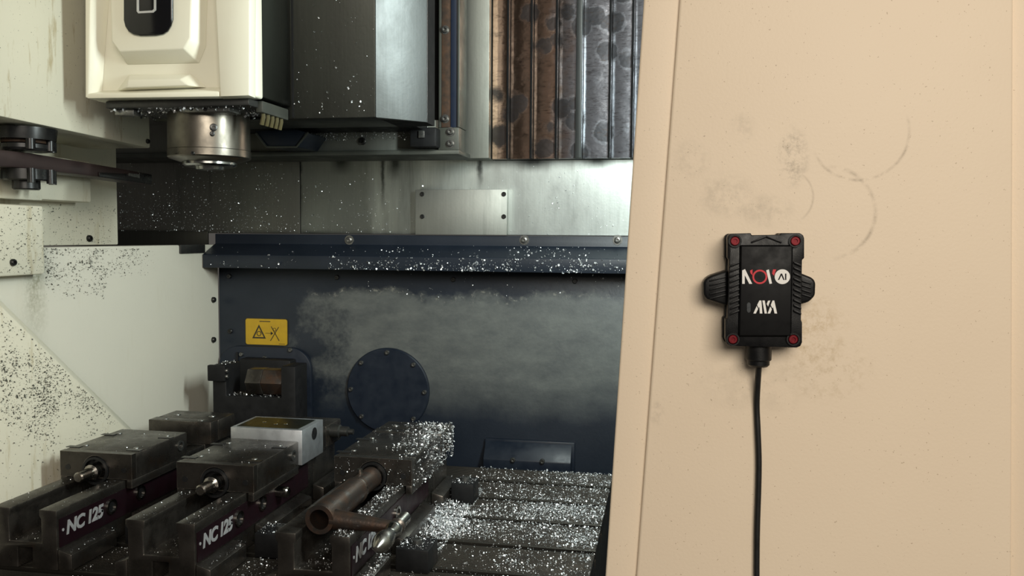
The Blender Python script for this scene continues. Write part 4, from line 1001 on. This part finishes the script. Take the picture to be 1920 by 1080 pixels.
# steel sheet above, thicker at the left
p = scatter(1700, -1.28, -0.05, z440+0.002, at(800, 300, 'y', YB).z, lambda x, z: (0.9 if x < -0.85 else 0.3 if x < -0.6 else 0.12)*max(0.0, 1.0-(z-z440)/0.17)*nz(x, z, 20, 5), 40)
chips('steel_sheet_chips', np.c_[p[:, 0], np.full(len(p), YB-0.0002), p[:, 1]], N(p, (0, -1, 0)), 0.0008, 0.0034, M['chips'], 'chips sticking to the steel sheet above the drip rail')
# column cover and head
p = scatter(80, hx1+0.004, c705, cz0+0.002, cz0+0.25, lambda x, z: 0.5*math.exp(-(z-cz0)/0.10), 60)
q = scatter(700, fq(565, 260).x, fq(800, 260).x, fq(700, 262).z, fq(700, 233).z, lambda x, z: 0.8*nz(x, z, 30, 3), 40)
allp = np.concatenate([np.c_[p[:, 0], np.full(len(p), CYF-0.0003), p[:, 1]], np.c_[q[:, 0], np.full(len(q), FY+0.0117), q[:, 1]]])
chips('column_chips', allp, N(allp, (0, -1, 0)), 0.0009, 0.0040, M['chips'], 'chips on the column cover and the frame under it')
p = scatter(420, hx0+0.02, hx1-0.012, HY+0.02, CYF-0.01, lambda x, y: 0.7*nz(x, y, 20, 3), 40)
chips('head_underside_chips', np.c_[p, np.full(len(p), hz-0.0124)], N(p, (0, 0, -1)), 0.0012, 0.0060, M['chips'], 'chips hanging under the spindle head', 1.0)
# U bracket
p = scatter(150, xL1+0.001, xR0-0.001, UY+0.001, UY+0.05, lambda x, y: 0.8, 20)
q = scatter(40, xL0, xL1, UY+0.001, UY+0.05, lambda x, y: 0.8, 20)
allp = np.concatenate([np.c_[p, np.full(len(p), zf+0.0002)], np.c_[q, np.full(len(q), zl_+0.0002)]])
chips('bracket_chips', allp, N(allp, up), 0.0010, 0.0042, M['chips'], 'chips lying inside the black U bracket')
# chips on the cream sheets, their shade painted as dark colour
def speck(n, plane, pyx, dens):
    out = []
    for _ in range(n*12):
        px, py = rng.uniform(pyx[0], pyx[1]), rng.uniform(pyx[2], pyx[3])
        if rng.random() < dens(px, py):
            out.append(at(px, py, 'x', plane)); 
            if len(out) >= n: break
    return np.array([tuple(v) for v in out])
p = speck(1300, WL, (84, 290, 466, 600), lambda x, y: max(0, 1.05-(y-466)/(95 if x < 200 else 55))*max(0, nz(x, y, 0.03, 2)-0.22)*1.2*(1 if x < 250 else 0.5))
chips('wall_chips', p, N(p, (1, 0, 0)), 0.0006, 0.0028, M['chips_dark'], 'dark chips stuck to the cream side wall', 0.4)
def on_chute(x, y):
    q_ = at(x, y, 'x', CX)
    if q_.z > A_.z+sl_c*(q_.y-A_.y)-0.004 or q_.z < TZ+0.02: return 0
    return max(0, nz(x, y, 0.018, 4)-0.30)*1.1*max(0.05, 1.0-abs(y-735)/(190 if y < 735 else 130))
sl_c = (B_.z-A_.z)/(B_.y-A_.y)
p = speck(3400, CX, (0, 250, 560, 900), on_chute)
chips('chute_chips', p, N(p, (1, 0, 0)), 0.0006, 0.0030, M['chips_dark'], 'dark chips covering the sloping chute', 0.4)
p = speck(420, -0.985, (0, 85, 388, 512), lambda x, y: 0.5*nz(x, y, 0.05, 3))
chips('guard_box_chips', p, N(p, (1, 0, 0)), 0.0006, 0.0024, M['chips_dark'], 'dark specks of chips on the guard box', 0.4)
p = speck(420, WU, (90, 218, 384, 460), lambda x, y: 0.5*nz(x, y, 0.05, 3))
chips('upper_wall_chips', p, N(p, (1, 0, 0)), 0.0006, 0.0024, M['chips_dark'], 'dark specks of chips on the upper cream wall', 0.4)
